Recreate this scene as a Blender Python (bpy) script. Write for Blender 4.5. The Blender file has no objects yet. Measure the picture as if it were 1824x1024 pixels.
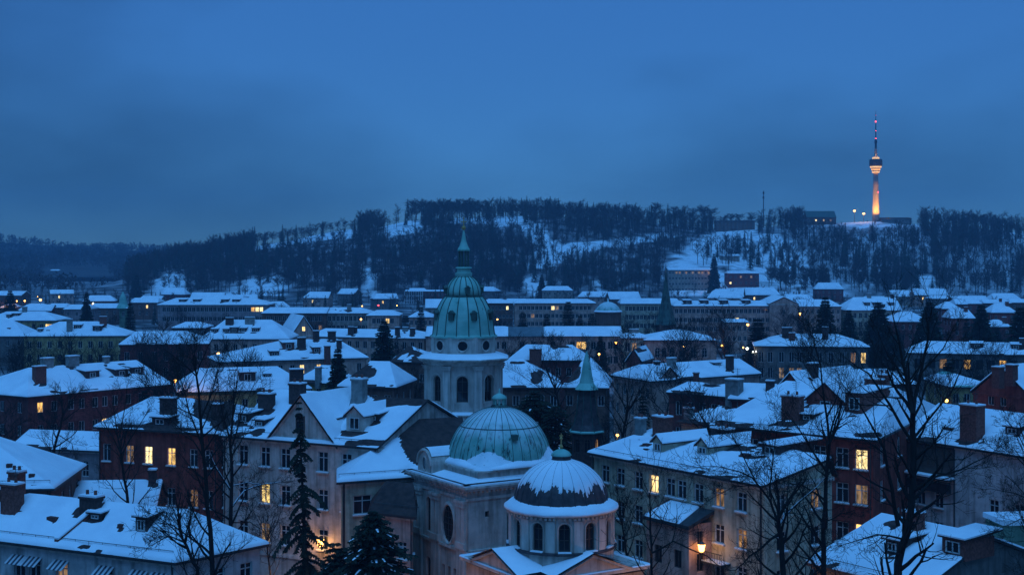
import bpy, math, random
from mathutils import Vector, noise

# ---------------------------------------------------------------- camera, sky, sun, exposure
scene = bpy.context.scene
FP, CX, HY, CH = 2400.0, 912.0, 450.0, 32.0        # focal length and principal point in photo pixels, camera height
cam_data = bpy.data.cameras.new('camera')
cam = bpy.data.objects.new('camera', cam_data)
scene.collection.objects.link(cam)
cam.location = (0, 0, CH)
cam.rotation_euler = (math.radians(90), 0, 0)
cam_data.sensor_width = 36.0
cam_data.lens = 36.0 * FP / 1824.0
cam_data.shift_y = -(512.0 - HY) / 1824.0
cam_data.clip_start = 1.0
cam_data.clip_end = 30000.0
scene.camera = cam

SUN_EL, SUN_AZ = math.radians(72.0), math.radians(188.0)   # sun raised high overhead, standing in for soft overcast skylight
world = bpy.data.worlds.new('World')
scene.world = world
world.use_nodes = True
wn, wl = world.node_tree.nodes, world.node_tree.links
bg = wn['Background']
sky = wn.new('ShaderNodeTexSky')
sky.sky_type = 'NISHITA'
sky.sun_disc = False
sky.sun_elevation = SUN_EL
sky.sun_rotation = SUN_AZ
sky.altitude = 300
sky.air_density = 0.6
sky.dust_density = 0.0
sky.ozone_density = 8.0
tint = wn.new('ShaderNodeMix'); tint.data_type = 'RGBA'; tint.blend_type = 'MULTIPLY'
tint.inputs[0].default_value = 1.0
tint.inputs[7].default_value = (0.34, 0.73, 1.0, 1)       # the cold white balance of the picture
tc = wn.new('ShaderNodeTexCoord')
mp = wn.new('ShaderNodeMapping'); mp.inputs['Scale'].default_value = (2.0, 2.0, 4.5); mp.inputs['Location'].default_value = (8.4, -36.0, 0.6)
nz = wn.new('ShaderNodeTexNoise'); nz.inputs['Scale'].default_value = 1.0; nz.inputs['Detail'].default_value = 5
nz.inputs['Roughness'].default_value = 0.45
cr = wn.new('ShaderNodeMapRange')
cr.inputs[1].default_value = 0.38; cr.inputs[2].default_value = 0.60
cr.inputs[3].default_value = 0.50; cr.inputs[4].default_value = 1.15
cl = wn.new('ShaderNodeMix'); cl.data_type = 'RGBA'; cl.blend_type = 'MULTIPLY'; cl.inputs[0].default_value = 1.0
wl.new(tc.outputs['Generated'], mp.inputs['Vector']); wl.new(mp.outputs[0], nz.inputs['Vector'])
wl.new(nz.outputs[0], cr.inputs[0])
wl.new(sky.outputs[0], tint.inputs[6]); wl.new(tint.outputs[2], cl.inputs[6]); wl.new(cr.outputs[0], cl.inputs[7])
# an overcast sky grows brighter from the horizon up
sz = wn.new('ShaderNodeSeparateXYZ'); wl.new(tc.outputs['Generated'], sz.inputs[0])
er = wn.new('ShaderNodeMapRange'); er.interpolation_type = 'SMOOTHSTEP'
er.inputs[1].default_value = 0.0; er.inputs[2].default_value = 0.30; er.inputs[3].default_value = 0.84; er.inputs[4].default_value = 1.65
wl.new(sz.outputs[2], er.inputs[0])
ov = wn.new('ShaderNodeMix'); ov.data_type = 'RGBA'; ov.blend_type = 'MULTIPLY'; ov.inputs[0].default_value = 1.0
wl.new(cl.outputs[2], ov.inputs[6]); wl.new(er.outputs[0], ov.inputs[7])
wl.new(ov.outputs[2], bg.inputs['Color'])
bg.inputs['Strength'].default_value = 0.068

sun_data = bpy.data.lights.new('dusk_sun', 'SUN')
sun = bpy.data.objects.new('dusk_sun', sun_data)
scene.collection.objects.link(sun)
sun_data.energy = 2.15
sun_data.angle = math.radians(60)
sun_data.color = (0.10, 0.42, 1.0)
sun.rotation_euler = (math.radians(18), 0, math.radians(-8))

vs = scene.view_settings
vs.view_transform = 'Standard'; vs.look = 'None'; vs.exposure = 0.0; vs.gamma = 1.0
vs.use_curve_mapping = False
scene.render.engine = 'CYCLES'
scene.cycles.use_denoising = True
scene.cycles.max_bounces = 5
scene.cycles.diffuse_bounces = 3
scene.cycles.glossy_bounces = 2
scene.cycles.volume_bounces = 1
scene.cycles.sample_clamp_indirect = 3.0
scene.cycles.use_light_tree = True

# ---------------------------------------------------------------- helpers: projection
def Q(px, py, z):
    """ground-plan point of a photo pixel that lies at height z"""
    d = (CH - z) * FP / (py - HY)
    return Vector(((px - CX) / FP * d, d, z))
def PD(px, py, d):
    return Vector(((px - CX) / FP * d, d, CH - (py - HY) / FP * d))
def proj(p):
    return CX + p.x / p.y * FP, HY + (CH - p.z) / p.y * FP
def lerp(a, b, t): return a + (b - a) * t
def interp(tab, x):
    if x <= tab[0][0]: return tab[0][1]
    for (a, b), (c, d) in zip(tab, tab[1:]):
        if x <= c: return b + (d - b) * (x - a) / (c - a)
    return tab[-1][1]
def sstep(a, b, x):
    t = min(1, max(0, (x - a) / (b - a))); return t * t * (3 - 2 * t)

# ---------------------------------------------------------------- helpers: materials
MATS = {}
def nodes_of(name):
    m = bpy.data.materials.new(name); m.use_nodes = True
    n, l = m.node_tree.nodes, m.node_tree.links
    return m, n, l, n['Principled BSDF']
def two_tone(name, a, b, scale=1.0, rough=0.85, detail=6, lo=0.35, hi=0.65, bump=0.0, stretch=(1, 1, 1), spec=0.25, bscale=None):
    if name in MATS: return MATS[name]
    m, n, l, p = nodes_of(name)
    t = n.new('ShaderNodeTexCoord'); mpn = n.new('ShaderNodeMapping'); mpn.inputs['Scale'].default_value = stretch
    x = n.new('ShaderNodeTexNoise'); x.inputs['Scale'].default_value = scale; x.inputs['Detail'].default_value = detail
    r = n.new('ShaderNodeValToRGB')
    r.color_ramp.elements[0].position = lo; r.color_ramp.elements[0].color = (*a, 1)
    r.color_ramp.elements[1].position = hi; r.color_ramp.elements[1].color = (*b, 1)
    l.new(t.outputs['Object'], mpn.inputs[0]); l.new(mpn.outputs[0], x.inputs['Vector'])
    l.new(x.outputs[0], r.inputs[0]); l.new(r.outputs[0], p.inputs['Base Color'])
    p.inputs['Roughness'].default_value = rough
    p.inputs['Specular IOR Level'].default_value = spec
    if bump:
        bnode = n.new('ShaderNodeBump'); bnode.inputs['Strength'].default_value = bump; bnode.inputs['Distance'].default_value = 0.1
        y = n.new('ShaderNodeTexNoise'); y.inputs['Scale'].default_value = bscale or scale * 4; y.inputs['Detail'].default_value = 4
        l.new(mpn.outputs[0], y.inputs['Vector'])
        l.new(y.outputs[0], bnode.inputs['Height']); l.new(bnode.outputs[0], p.inputs['Normal'])
    MATS[name] = m
    return m
def plaster(name, col, dirt=0.5):
    """old render: blotches plus rain streaks"""
    if name in MATS: return MATS[name]
    m, n, l, p = nodes_of(name)
    t = n.new('ShaderNodeTexCoord')
    x = n.new('ShaderNodeTexNoise'); x.inputs['Scale'].default_value = 0.7; x.inputs['Detail'].default_value = 7
    x.inputs['Roughness'].default_value = 0.65
    l.new(t.outputs['Object'], x.inputs['Vector'])
    mp2 = n.new('ShaderNodeMapping'); mp2.inputs['Scale'].default_value = (2.2, 2.2, 0.18)
    y = n.new('ShaderNodeTexNoise'); y.inputs['Scale'].default_value = 1.0; y.inputs['Detail'].default_value = 5
    l.new(t.outputs['Object'], mp2.inputs[0]); l.new(mp2.outputs[0], y.inputs['Vector'])
    r = n.new('ShaderNodeValToRGB')
    r.color_ramp.elements[0].position = 0.3; r.color_ramp.elements[0].color = (*[c * dirt for c in col], 1)
    r.color_ramp.elements[1].position = 0.62; r.color_ramp.elements[1].color = (*col, 1)
    r2 = n.new('ShaderNodeValToRGB')
    r2.color_ramp.elements[0].position = 0.33; r2.color_ramp.elements[0].color = (0.5, 0.5, 0.48, 1)
    r2.color_ramp.elements[1].position = 0.55; r2.color_ramp.elements[1].color = (1, 1, 1, 1)
    mx = n.new('ShaderNodeMix'); mx.data_type = 'RGBA'; mx.blend_type = 'MULTIPLY'; mx.inputs[0].default_value = 0.8
    l.new(x.outputs[0], r.inputs[0]); l.new(y.outputs[0], r2.inputs[0])
    l.new(r.outputs[0], mx.inputs[6]); l.new(r2.outputs[0], mx.inputs[7]); l.new(mx.outputs[2], p.inputs['Base Color'])
    p.inputs['Roughness'].default_value = 0.9; p.inputs['Specular IOR Level'].default_value = 0.15
    b = n.new('ShaderNodeBump'); b.inputs['Strength'].default_value = 0.25; b.inputs['Distance'].default_value = 0.03
    z = n.new('ShaderNodeTexNoise'); z.inputs['Scale'].default_value = 6; z.inputs['Detail'].default_value = 4
    l.new(t.outputs['Object'], z.inputs['Vector']); l.new(z.outputs[0], b.inputs['Height']); l.new(b.outputs[0], p.inputs['Normal'])
    MATS[name] = m
    return m
def glow(name, col, strength, var=0.0):
    if name in MATS: return MATS[name]
    m, n, l, p = nodes_of(name)
    p.inputs['Base Color'].default_value = (*[c * 0.3 for c in col], 1)
    p.inputs['Emission Color'].default_value = (*col, 1)
    p.inputs['Emission Strength'].default_value = strength
    p.inputs['Roughness'].default_value = 0.3
    if var:   # curtains and furniture in the lit room
        t = n.new('ShaderNodeTexCoord'); mpn = n.new('ShaderNodeMapping'); mpn.inputs['Scale'].default_value = (3.2, 3.2, 1.1)
        oi = n.new('ShaderNodeObjectInfo'); ad = n.new('ShaderNodeVectorMath'); ad.operation = 'ADD'
        sc_ = n.new('ShaderNodeVectorMath'); sc_.operation = 'SCALE'; sc_.inputs['Scale'].default_value = 0.07
        l.new(oi.outputs['Location'], sc_.inputs[0]); l.new(t.outputs['Object'], mpn.inputs[0])
        l.new(mpn.outputs[0], ad.inputs[0]); l.new(sc_.outputs[0], ad.inputs[1])
        x = n.new('ShaderNodeTexNoise'); x.inputs['Scale'].default_value = 1.0; x.inputs['Detail'].default_value = 3
        r = n.new('ShaderNodeMapRange'); r.inputs[1].default_value = 0.35; r.inputs[2].default_value = 0.62
        r.inputs[3].default_value = strength * (1 - var); r.inputs[4].default_value = strength * 1.25
        l.new(ad.outputs[0], x.inputs['Vector']); l.new(x.outputs[0], r.inputs[0]); l.new(r.outputs[0], p.inputs['Emission Strength'])
        hue = n.new('ShaderNodeMix'); hue.data_type = 'RGBA'; l.new(oi.outputs['Random'], hue.inputs[0])
        hue.inputs[6].default_value = (*col, 1); hue.inputs[7].default_value = (1.0, min(1, col[1] * 1.45), col[2] * 2.6, 1)
        l.new(hue.outputs[2], p.inputs['Emission Color'])
    MATS[name] = m
    return m
def copper(name, a, b, streak, st=0.5):
    """verdigris with dark vertical run-off streaks"""
    if name in MATS: return MATS[name]
    m, n, l, p = nodes_of(name)
    t = n.new('ShaderNodeTexCoord')
    x = n.new('ShaderNodeTexNoise'); x.inputs['Scale'].default_value = 0.9; x.inputs['Detail'].default_value = 6
    l.new(t.outputs['Object'], x.inputs['Vector'])
    mpn = n.new('ShaderNodeMapping'); mpn.inputs['Scale'].default_value = (1.6, 1.6, 0.16)
    y = n.new('ShaderNodeTexNoise'); y.inputs['Scale'].default_value = 1.3; y.inputs['Detail'].default_value = 5; y.inputs['Roughness'].default_value = 0.7
    l.new(t.outputs['Object'], mpn.inputs[0]); l.new(mpn.outputs[0], y.inputs['Vector'])
    r = n.new('ShaderNodeValToRGB')
    r.color_ramp.elements[0].position = 0.3; r.color_ramp.elements[0].color = (*a, 1)
    r.color_ramp.elements[1].position = 0.65; r.color_ramp.elements[1].color = (*b, 1)
    r2 = n.new('ShaderNodeValToRGB')
    r2.color_ramp.elements[0].position = st; r2.color_ramp.elements[0].color = (0, 0, 0, 1)
    r2.color_ramp.elements[1].position = st + 0.1; r2.color_ramp.elements[1].color = (1, 1, 1, 1)
    mx = n.new('ShaderNodeMix'); mx.data_type = 'RGBA'
    l.new(x.outputs[0], r.inputs[0]); l.new(y.outputs[0], r2.inputs[0]); l.new(r2.outputs[0], mx.inputs[0])
    l.new(r.outputs[0], mx.inputs[6]); mx.inputs[7].default_value = (*streak, 1)
    l.new(mx.outputs[2], p.inputs['Base Color'])
    p.inputs['Roughness'].default_value = 0.6; p.inputs['Specular IOR Level'].default_value = 0.3
    MATS[name] = m
    return m

SNOW = two_tone('snow', (0.74, 0.76, 0.79), (0.86, 0.87, 0.88), 0.35, 0.9, bump=0.6, bscale=1.6, spec=0.1)
GROUND = two_tone('snowy_ground', (0.05, 0.048, 0.048), (0.40, 0.40, 0.41), 0.05, 0.95, lo=0.46, hi=0.66)
FARWOOD = two_tone('distant_forest_floor', (0.035, 0.03, 0.028), (0.08, 0.07, 0.065), 0.02, 0.95)
HILLSNOW = two_tone('hill_snow', (0.42, 0.41, 0.41), (0.80, 0.81, 0.83), 0.09, 0.95, lo=0.34, hi=0.5)
def hill_ground():
    """open meadow snow; leaf litter with thin snow on the forest floor (attribute open, set where the wood is cleared)"""
    m = HILLSNOW.copy(); m.name = 'hill_ground'; n, l = m.node_tree.nodes, m.node_tree.links; p = n['Principled BSDF']
    src = p.inputs['Base Color'].links[0].from_socket
    a = n.new('ShaderNodeAttribute'); a.attribute_name = 'open'
    t = n.new('ShaderNodeTexCoord'); x = n.new('ShaderNodeTexNoise'); x.inputs['Scale'].default_value = 0.06; x.inputs['Detail'].default_value = 5
    l.new(t.outputs['Object'], x.inputs['Vector'])
    r = n.new('ShaderNodeValToRGB'); r.color_ramp.elements[0].position = 0.42; r.color_ramp.elements[0].color = (0.05, 0.042, 0.038, 1)
    r.color_ramp.elements[1].position = 0.70; r.color_ramp.elements[1].color = (0.45, 0.42, 0.43, 1); l.new(x.outputs[0], r.inputs[0])
    mx = n.new('ShaderNodeMix'); mx.data_type = 'RGBA'; l.new(a.outputs['Fac'], mx.inputs[0]); l.new(r.outputs[0], mx.inputs[6]); l.new(src, mx.inputs[7])
    l.new(mx.outputs[2], p.inputs['Base Color']); return m
HILLGROUND = hill_ground()
TILE = two_tone('dark_roof_tile', (0.035, 0.022, 0.02), (0.075, 0.042, 0.036), 2.0, 0.8, bump=0.5, bscale=6)
TILERED = two_tone('red_roof_tile', (0.075, 0.03, 0.025), (0.13, 0.05, 0.04), 2.0, 0.8, bump=0.5, bscale=6)
FASCIA = two_tone('dark_gutter_metal', (0.03, 0.03, 0.032), (0.05, 0.045, 0.045), 3, 0.5)
ZINC = two_tone('grey_metal_roof', (0.10, 0.13, 0.14), (0.16, 0.19, 0.20), 0.8, 0.5, stretch=(1, 1, 0.3))
BRICK = two_tone('red_brick', (0.13, 0.042, 0.032), (0.25, 0.085, 0.065), 5, 0.9, bump=0.5, bscale=9)
CHIMGREY = two_tone('grey_render', (0.16, 0.16, 0.15), (0.28, 0.27, 0.25), 2, 0.9)
DARKBRICK = two_tone('sooty_brick', (0.045, 0.03, 0.028), (0.09, 0.055, 0.05), 4, 0.9, bump=0.4)
STONE = plaster('pale_church_stone', (0.62, 0.53, 0.46), 0.6)
STONETRIM = plaster('pale_trim_stone', (0.64, 0.55, 0.48), 0.7)
FRAME = two_tone('white_window_frame', (0.42, 0.42, 0.40), (0.58, 0.57, 0.55), 4, 0.6)
FRAMEDK = two_tone('brown_window_frame', (0.06, 0.045, 0.04), (0.09, 0.07, 0.06), 4, 0.6)
GOLD = two_tone('dull_gilding', (0.35, 0.22, 0.08), (0.50, 0.33, 0.12), 5, 0.4)
BARK = two_tone('dark_bark', (0.012, 0.010, 0.009), (0.026, 0.021, 0.019), 3, 0.95, bump=0.5, stretch=(3, 3, 0.6))
TWIG = two_tone('dark_twig', (0.010, 0.008, 0.007), (0.022, 0.018, 0.016), 1, 0.95)
NEEDLE = two_tone('dark_spruce_needle', (0.007, 0.013, 0.008), (0.018, 0.030, 0.018), 1.5, 0.9)
HILLTWIG = two_tone('hill_tree_twig', (0.03, 0.022, 0.018), (0.06, 0.045, 0.038), 0.05, 0.95)
HILLNEEDLE = two_tone('hill_spruce_needle', (0.012, 0.024, 0.018), (0.03, 0.045, 0.032), 0.08, 0.95)
COPPER = copper('verdigris_copper', (0.10, 0.30, 0.25), (0.20, 0.44, 0.37), (0.02, 0.035, 0.033), 0.535)
COPPERLT = copper('pale_verdigris_copper', (0.15, 0.38, 0.31), (0.26, 0.50, 0.42), (0.03, 0.05, 0.046), 0.62)
COPPERDK = copper('blackened_copper', (0.03, 0.07, 0.062), (0.06, 0.12, 0.10), (0.015, 0.022, 0.02), 0.52)
LEAD = two_tone('dark_lead_sheet', (0.04, 0.032, 0.034), (0.085, 0.065, 0.066), 2, 0.6)
CONCRETE = two_tone('tower_concrete', (0.20, 0.18, 0.16), (0.27, 0.24, 0.21), 0.3, 0.85, stretch=(1, 1, 0.15))
DARKMETAL = two_tone('dark_steel', (0.03, 0.03, 0.032), (0.06, 0.06, 0.06), 2, 0.5)
REDPAINT = two_tone('red_mast_paint', (0.20, 0.03, 0.03), (0.28, 0.05, 0.04), 2, 0.5)
WHITEPAINT = two_tone('white_mast_paint', (0.5, 0.5, 0.5), (0.62, 0.62, 0.62), 2, 0.5)
STRIPE_LT = two_tone('pale_awning_cloth', (0.42, 0.42, 0.42), (0.52, 0.52, 0.52), 3, 0.9)
STRIPE_DK = two_tone('dark_awning_cloth', (0.04, 0.045, 0.06), (0.06, 0.065, 0.08), 3, 0.9)
def glass():
    m, n, l, p = nodes_of('dark_window_glass')
    p.inputs['Base Color'].default_value = (0.012, 0.015, 0.02, 1)
    p.inputs['Roughness'].default_value = 0.08; p.inputs['Specular IOR Level'].default_value = 0.5
    t = n.new('ShaderNodeTexCoord'); x = n.new('ShaderNodeTexNoise'); x.inputs['Scale'].default_value = 2.2
    b = n.new('ShaderNodeBump'); b.inputs['Strength'].default_value = 0.12; b.inputs['Distance'].default_value = 0.05
    l.new(t.outputs['Object'], x.inputs['Vector']); l.new(x.outputs[0], b.inputs['Height']); l.new(b.outputs[0], p.inputs['Normal'])
    return m
GLASS = glass()
LIT = glow('lit_window_glass', (1.0, 0.50, 0.10), 1.35, 0.75)
LITB = glow('bright_lit_window_glass', (1.0, 0.58, 0.16), 1.9, 0.5)
LITDIM = glow('dim_lit_window_glass', (1.0, 0.48, 0.16), 0.28, 0.8)
LAMPGLASS = glow('warm_lamp_glass', (1.0, 0.50, 0.12), 7)
LAMPWHITE = glow('white_lamp_glass', (0.85, 0.95, 0.8), 5)
LAMPRED = glow('red_warning_glass', (1.0, 0.06, 0.08), 7)
PANE = {0: GLASS, 1: LIT, 2: LITB, 3: LITDIM}

# ---------------------------------------------------------------- helpers: meshes and objects
COL = scene.collection
ORG = {}
def link(o, parent=None, org=None, loc=None):
    COL.objects.link(o)
    if parent is not None: o.parent = parent
    ORG[o.name] = org if org is not None else (ORG[parent.name] if parent is not None else Vector((0, 0, 0)))
    if loc is not None: o.location = loc
    return o
def tag(o, label, cat, group=None, kind=None):
    if label: o['label'] = label
    if cat: o['category'] = cat
    if group: o['group'] = group
    if kind: o['kind'] = kind
    return o
def thing(name, label, cat, p, group=None):
    o = bpy.data.objects.new(name, None); o.empty_display_size = 0.5
    link(o, None, Vector(p)); o.location = p
    return tag(o, label, cat, group)

class MB:
    def __init__(s): s.v, s.f, s.m = [], [], []
    def poly(s, pts, m=0):
        k = len(s.v); s.v += [tuple(p) for p in pts]; s.f.append(tuple(range(k, k + len(pts)))); s.m.append(m); return s
    def box(s, c, ux, hx, hy, z0, z1, m=0, mt=None):
        """upright box about plan point c, long axis ux (unit plan vector)"""
        uy = Vector((-ux.y, ux.x, 0)); ux = Vector((ux.x, ux.y, 0)); c = Vector((c.x, c.y, 0))
        q = [c - ux * hx - uy * hy, c + ux * hx - uy * hy, c + ux * hx + uy * hy, c - ux * hx + uy * hy]
        return s.prism(q, z0, z1, m, mt)
    def prism(s, q, z0, z1, m=0, mt=None):
        n = len(q); k = len(s.v)
        s.v += [(p.x, p.y, z0) for p in q] + [(p.x, p.y, z1) for p in q]
        s.f.append(tuple(reversed(range(k, k + n)))); s.m.append(m)
        s.f.append(tuple(range(k + n, k + 2 * n))); s.m.append(m if mt is None else mt)
        for i in range(n):
            j = (i + 1) % n
            s.f.append((k + i, k + j, k + n + j, k + n + i)); s.m.append(m)
        return s
    def lbox(s, x0, x1, y0, y1, z0, z1, m=0):
        return s.prism([Vector((x0, y0, 0)), Vector((x1, y0, 0)), Vector((x1, y1, 0)), Vector((x0, y1, 0))], z0, z1, m)
    def tube(s, pts, rad, n=5, m=0, cap=True):
        k = len(s.v)
        for i, p in enumerate(pts):
            t = (pts[min(i + 1, len(pts) - 1)] - pts[max(i - 1, 0)])
            t = t.normalized() if t.length > 1e-6 else Vector((0, 0, 1))
            a = t.cross(Vector((0.31, 0.95, 0.05))); a = a.normalized() if a.length > 1e-3 else Vector((1, 0, 0))
            b = t.cross(a); r = rad[i] if isinstance(rad, (list, tuple)) else rad
            for j in range(n):
                w = 2 * math.pi * j / n
                q = p + a * (math.cos(w) * r) + b * (math.sin(w) * r); s.v.append((q.x, q.y, q.z))
        for i in range(len(pts) - 1):
            for j in range(n):
                j2 = (j + 1) % n
                s.f.append((k + i * n + j, k + i * n + j2, k + (i + 1) * n + j2, k + (i + 1) * n + j)); s.m.append(m)
        if cap and n > 2:
            s.f.append(tuple(range(k, k + n))); s.m.append(m)
            e = k + (len(pts) - 1) * n; s.f.append(tuple(reversed(range(e, e + n)))); s.m.append(m)
        return s
    def lathe(s, c, prof, n=24, m=0, rot=0.0, sq=None):
        """prof: (radius, z) from bottom to top"""
        k = len(s.v)
        for r, z in prof:
            for j in range(n):
                w = rot + 2 * math.pi * j / n
                s.v.append((c.x + math.cos(w) * r, c.y + math.sin(w) * r, z))
        for i in range(len(prof) - 1):
            for j in range(n):
                j2 = (j + 1) % n
                s.f.append((k + i * n + j, k + i * n + j2, k + (i + 1) * n + j2, k + (i + 1) * n + j)); s.m.append(m)
        s.f.append(tuple(reversed(range(k, k + n)))); s.m.append(m)
        e = k + (len(prof) - 1) * n; s.f.append(tuple(range(e, e + n))); s.m.append(m)
        return s
    def mesh(s, name, mats, org=None, smooth=False):
        me = bpy.data.meshes.new(name)
        v = s.v if org is None else [(a - org.x, b - org.y, c - org.z) for a, b, c in s.v]
        me.from_pydata(v, [], s.f)
        for mt in (mats if isinstance(mats, (list, tuple)) else [mats]): me.materials.append(mt)
        me.polygons.foreach_set('material_index', s.m)
        if smooth: me.polygons.foreach_set('use_smooth', [True] * len(s.f))
        me.update()
        return me
    def build(s, name, mats, parent=None, smooth=False, loc=None):
        """absolute coordinates in; a top-level mesh gets its origin at loc"""
        org = ORG[parent.name] if parent is not None else (loc if loc is not None else Vector((0, 0, 0)))
        o = bpy.data.objects.new(name, s.mesh(name, mats, org, smooth))
        link(o, parent, org)
        if parent is None: o.location = org
        return o

def put(name, mesh, parent, p, ang=0.0):
    """a shared-mesh part at absolute point p turned about z"""
    o = bpy.data.objects.new(name, mesh)
    link(o, parent, Vector(p)); o.location = Vector(p) - ORG[parent.name]; o.rotation_euler = (0, 0, ang)
    return o
def sub(name, mesh, parent):
    """a sub-part that shares its parent's frame"""
    o = bpy.data.objects.new(name, mesh); link(o, parent); return o

# ---------------------------------------------------------------- windows (shared meshes)
WM = {}
def arc_pts(w, h, n=8):
    """outline of an opening with a round head, counter-clockwise in x,z about its centre"""
    r = w / 2; zs = h / 2 - r
    return [(-r, -h / 2), (r, -h / 2)] + [(r * math.cos(math.pi * i / n), zs + r * math.sin(math.pi * i / n)) for i in range(n + 1)]
def win_meshes(w, h, style, lit, dk):
    key = (round(w, 2), round(h, 2), style, lit, dk)
    if key in WM: return WM[key]
    f = MB(); t = 0.09 if style != 'far' else 0.08
    if style == 'arch':
        o = arc_pts(w, h); i = arc_pts(w - 2 * t, h - 2 * t)
        for k in range(len(o)):
            k2 = (k + 1) % len(o)
            f.poly([(o[k][0], -.05, o[k][1]), (o[k2][0], -.05, o[k2][1]), (i[k2][0], -.05, i[k2][1]), (i[k][0], -.05, i[k][1])])
            f.poly([(i[k][0], -.05, i[k][1]), (i[k2][0], -.05, i[k2][1]), (i[k2][0], .03, i[k2][1]), (i[k][0], .03, i[k][1])])
        f.lbox(-.03, .03, -.04, .02, -h / 2, h / 2 - .02)
        nb = max(2, int(h / 0.7))
        for b in range(1, nb):
            z = -h / 2 + (h - w / 2) * b / (nb - 1)
            f.lbox(-w / 2 + t, w / 2 - t, -.035, .015, z - .025, z + .025)
        p = MB().poly([(x, .03, z) for x, z in arc_pts(w - .02, h - .02)])
    else:
        f.lbox(-w / 2, -w / 2 + t, -.05, .05, -h / 2, h / 2); f.lbox(w / 2 - t, w / 2, -.05, .05, -h / 2, h / 2)
        f.lbox(-w / 2 + t, w / 2 - t, -.05, .05, -h / 2, -h / 2 + t); f.lbox(-w / 2 + t, w / 2 - t, -.05, .05, h / 2 - t, h / 2)
        f.lbox(-.04, .04, -.045, .045, -h / 2 + t, h / 2 - t)
        if style == 'near': f.lbox(-w / 2 + t, w / 2 - t, -.04, .04, h * .18, h * .18 + .07)
        p = MB().poly([(-w / 2 + .01, .02, -h / 2 + .01), (w / 2 - .01, .02, -h / 2 + .01), (w / 2 - .01, .02, h / 2 - .01), (-w / 2 + .01, .02, h / 2 - .01)])
    fm = FRAMEDK if dk else FRAME
    if style == 'far':
        k = len(f.v); f.v += p.v; f.f += [tuple(a + k for a in q) for q in p.f]; f.m += [1] * len(p.f)
        r = (f.mesh('window', [fm, PANE[lit]]), None, None)
    else:
        sl = MB().lbox(-w / 2 - .12, w / 2 + .12, -.36, -.14, -h / 2 - .12, -h / 2 - .02, 0)
        sl.lbox(-w / 2 - .10, w / 2 + .10, -.35, -.15, -h / 2 - .018, -h / 2 + .05, 1)
        r = (f.mesh('window', fm), p.mesh('pane', PANE[lit]), sl.mesh('sill', [STONETRIM, SNOW]))
    WM[key] = r
    return r
def facade(mb, a, b, z0, z1, wins, depth=0.24, m=0):
    """wall sheet from a to b (left to right seen from outside) with real openings and reveals; wins: (u, zc, w, h, arch)"""
    d = Vector((b.x - a.x, b.y - a.y, 0)); L = d.length; d /= L
    inn = Vector((-d.y, d.x, 0))
    us = sorted({0.0, L} | {round(x[0] + s * x[2] / 2, 4) for x in wins for s in (-1, 1)})
    vs_ = sorted({z0, z1} | {round(x[1] + s * x[3] / 2, 4) for x in wins for s in (-1, 1)})
    A = Vector((a.x, a.y, 0))
    def P(u, v, q=0.0): return A + d * u + inn * q + Vector((0, 0, v))
    for j in range(len(vs_) - 1):
        v0, v1 = vs_[j], vs_[j + 1]; run = None
        for i in range(len(us) - 1):
            uc, vc = (us[i] + us[i + 1]) / 2, (v0 + v1) / 2
            hole = any(abs(uc - x[0]) < x[2] / 2 and abs(vc - x[1]) < x[3] / 2 for x in wins)
            if hole:
                if run is not None: mb.poly([P(run, v0), P(us[i], v0), P(us[i], v1), P(run, v1)], m); run = None
            elif run is None: run = us[i]
        if run is not None: mb.poly([P(run, v0), P(L, v0), P(L, v1), P(run, v1)], m)
    for u, zc, w, h, arch in wins:
        if arch:
            o = [(u + x, zc + z) for x, z in arc_pts(w, h)]
            half = (len(o) - 2) // 2
            mb.poly([P(*q) for q in ([(u + w / 2, zc + h / 2)] + o[2:3 + half][::-1])], m)
            mb.poly([P(*q) for q in ([(u - w / 2, zc + h / 2)] + o[2 + half:][::-1])], m)
        else:
            o = [(u - w / 2, zc - h / 2), (u + w / 2, zc - h / 2), (u + w / 2, zc + h / 2), (u - w / 2, zc + h / 2)]
        for k in range(len(o)):
            k2 = (k + 1) % len(o)
            mb.poly([P(*o[k]), P(*o[k], depth), P(*o[k2], depth), P(*o[k2])], m)
    return d, inn
def place_windows(parent, a, b, wins, style, lits, dk=False, seed=0, sub_parts=True):
    d = Vector((b.x - a.x, b.y - a.y, 0)).normalized(); inn = Vector((-d.y, d.x, 0)); ang = math.atan2(d.y, d.x)
    for k, (u, zc, w, h, arch) in enumerate(wins):
        st = 'arch' if arch else style
        fm, pm, sm = win_meshes(w, h, st, lits.get(k, 0), dk)
        p = Vector((a.x, a.y, 0)) + d * u + inn * 0.16 + Vector((0, 0, zc))
        o = put('window', fm, parent, p, ang)
        if pm:
            if sub_parts:
                sub('pane', pm, o)
                if style == 'near': sub('sill', sm, o)
            else:
                put('window_pane', pm, parent, p, ang)

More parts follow.
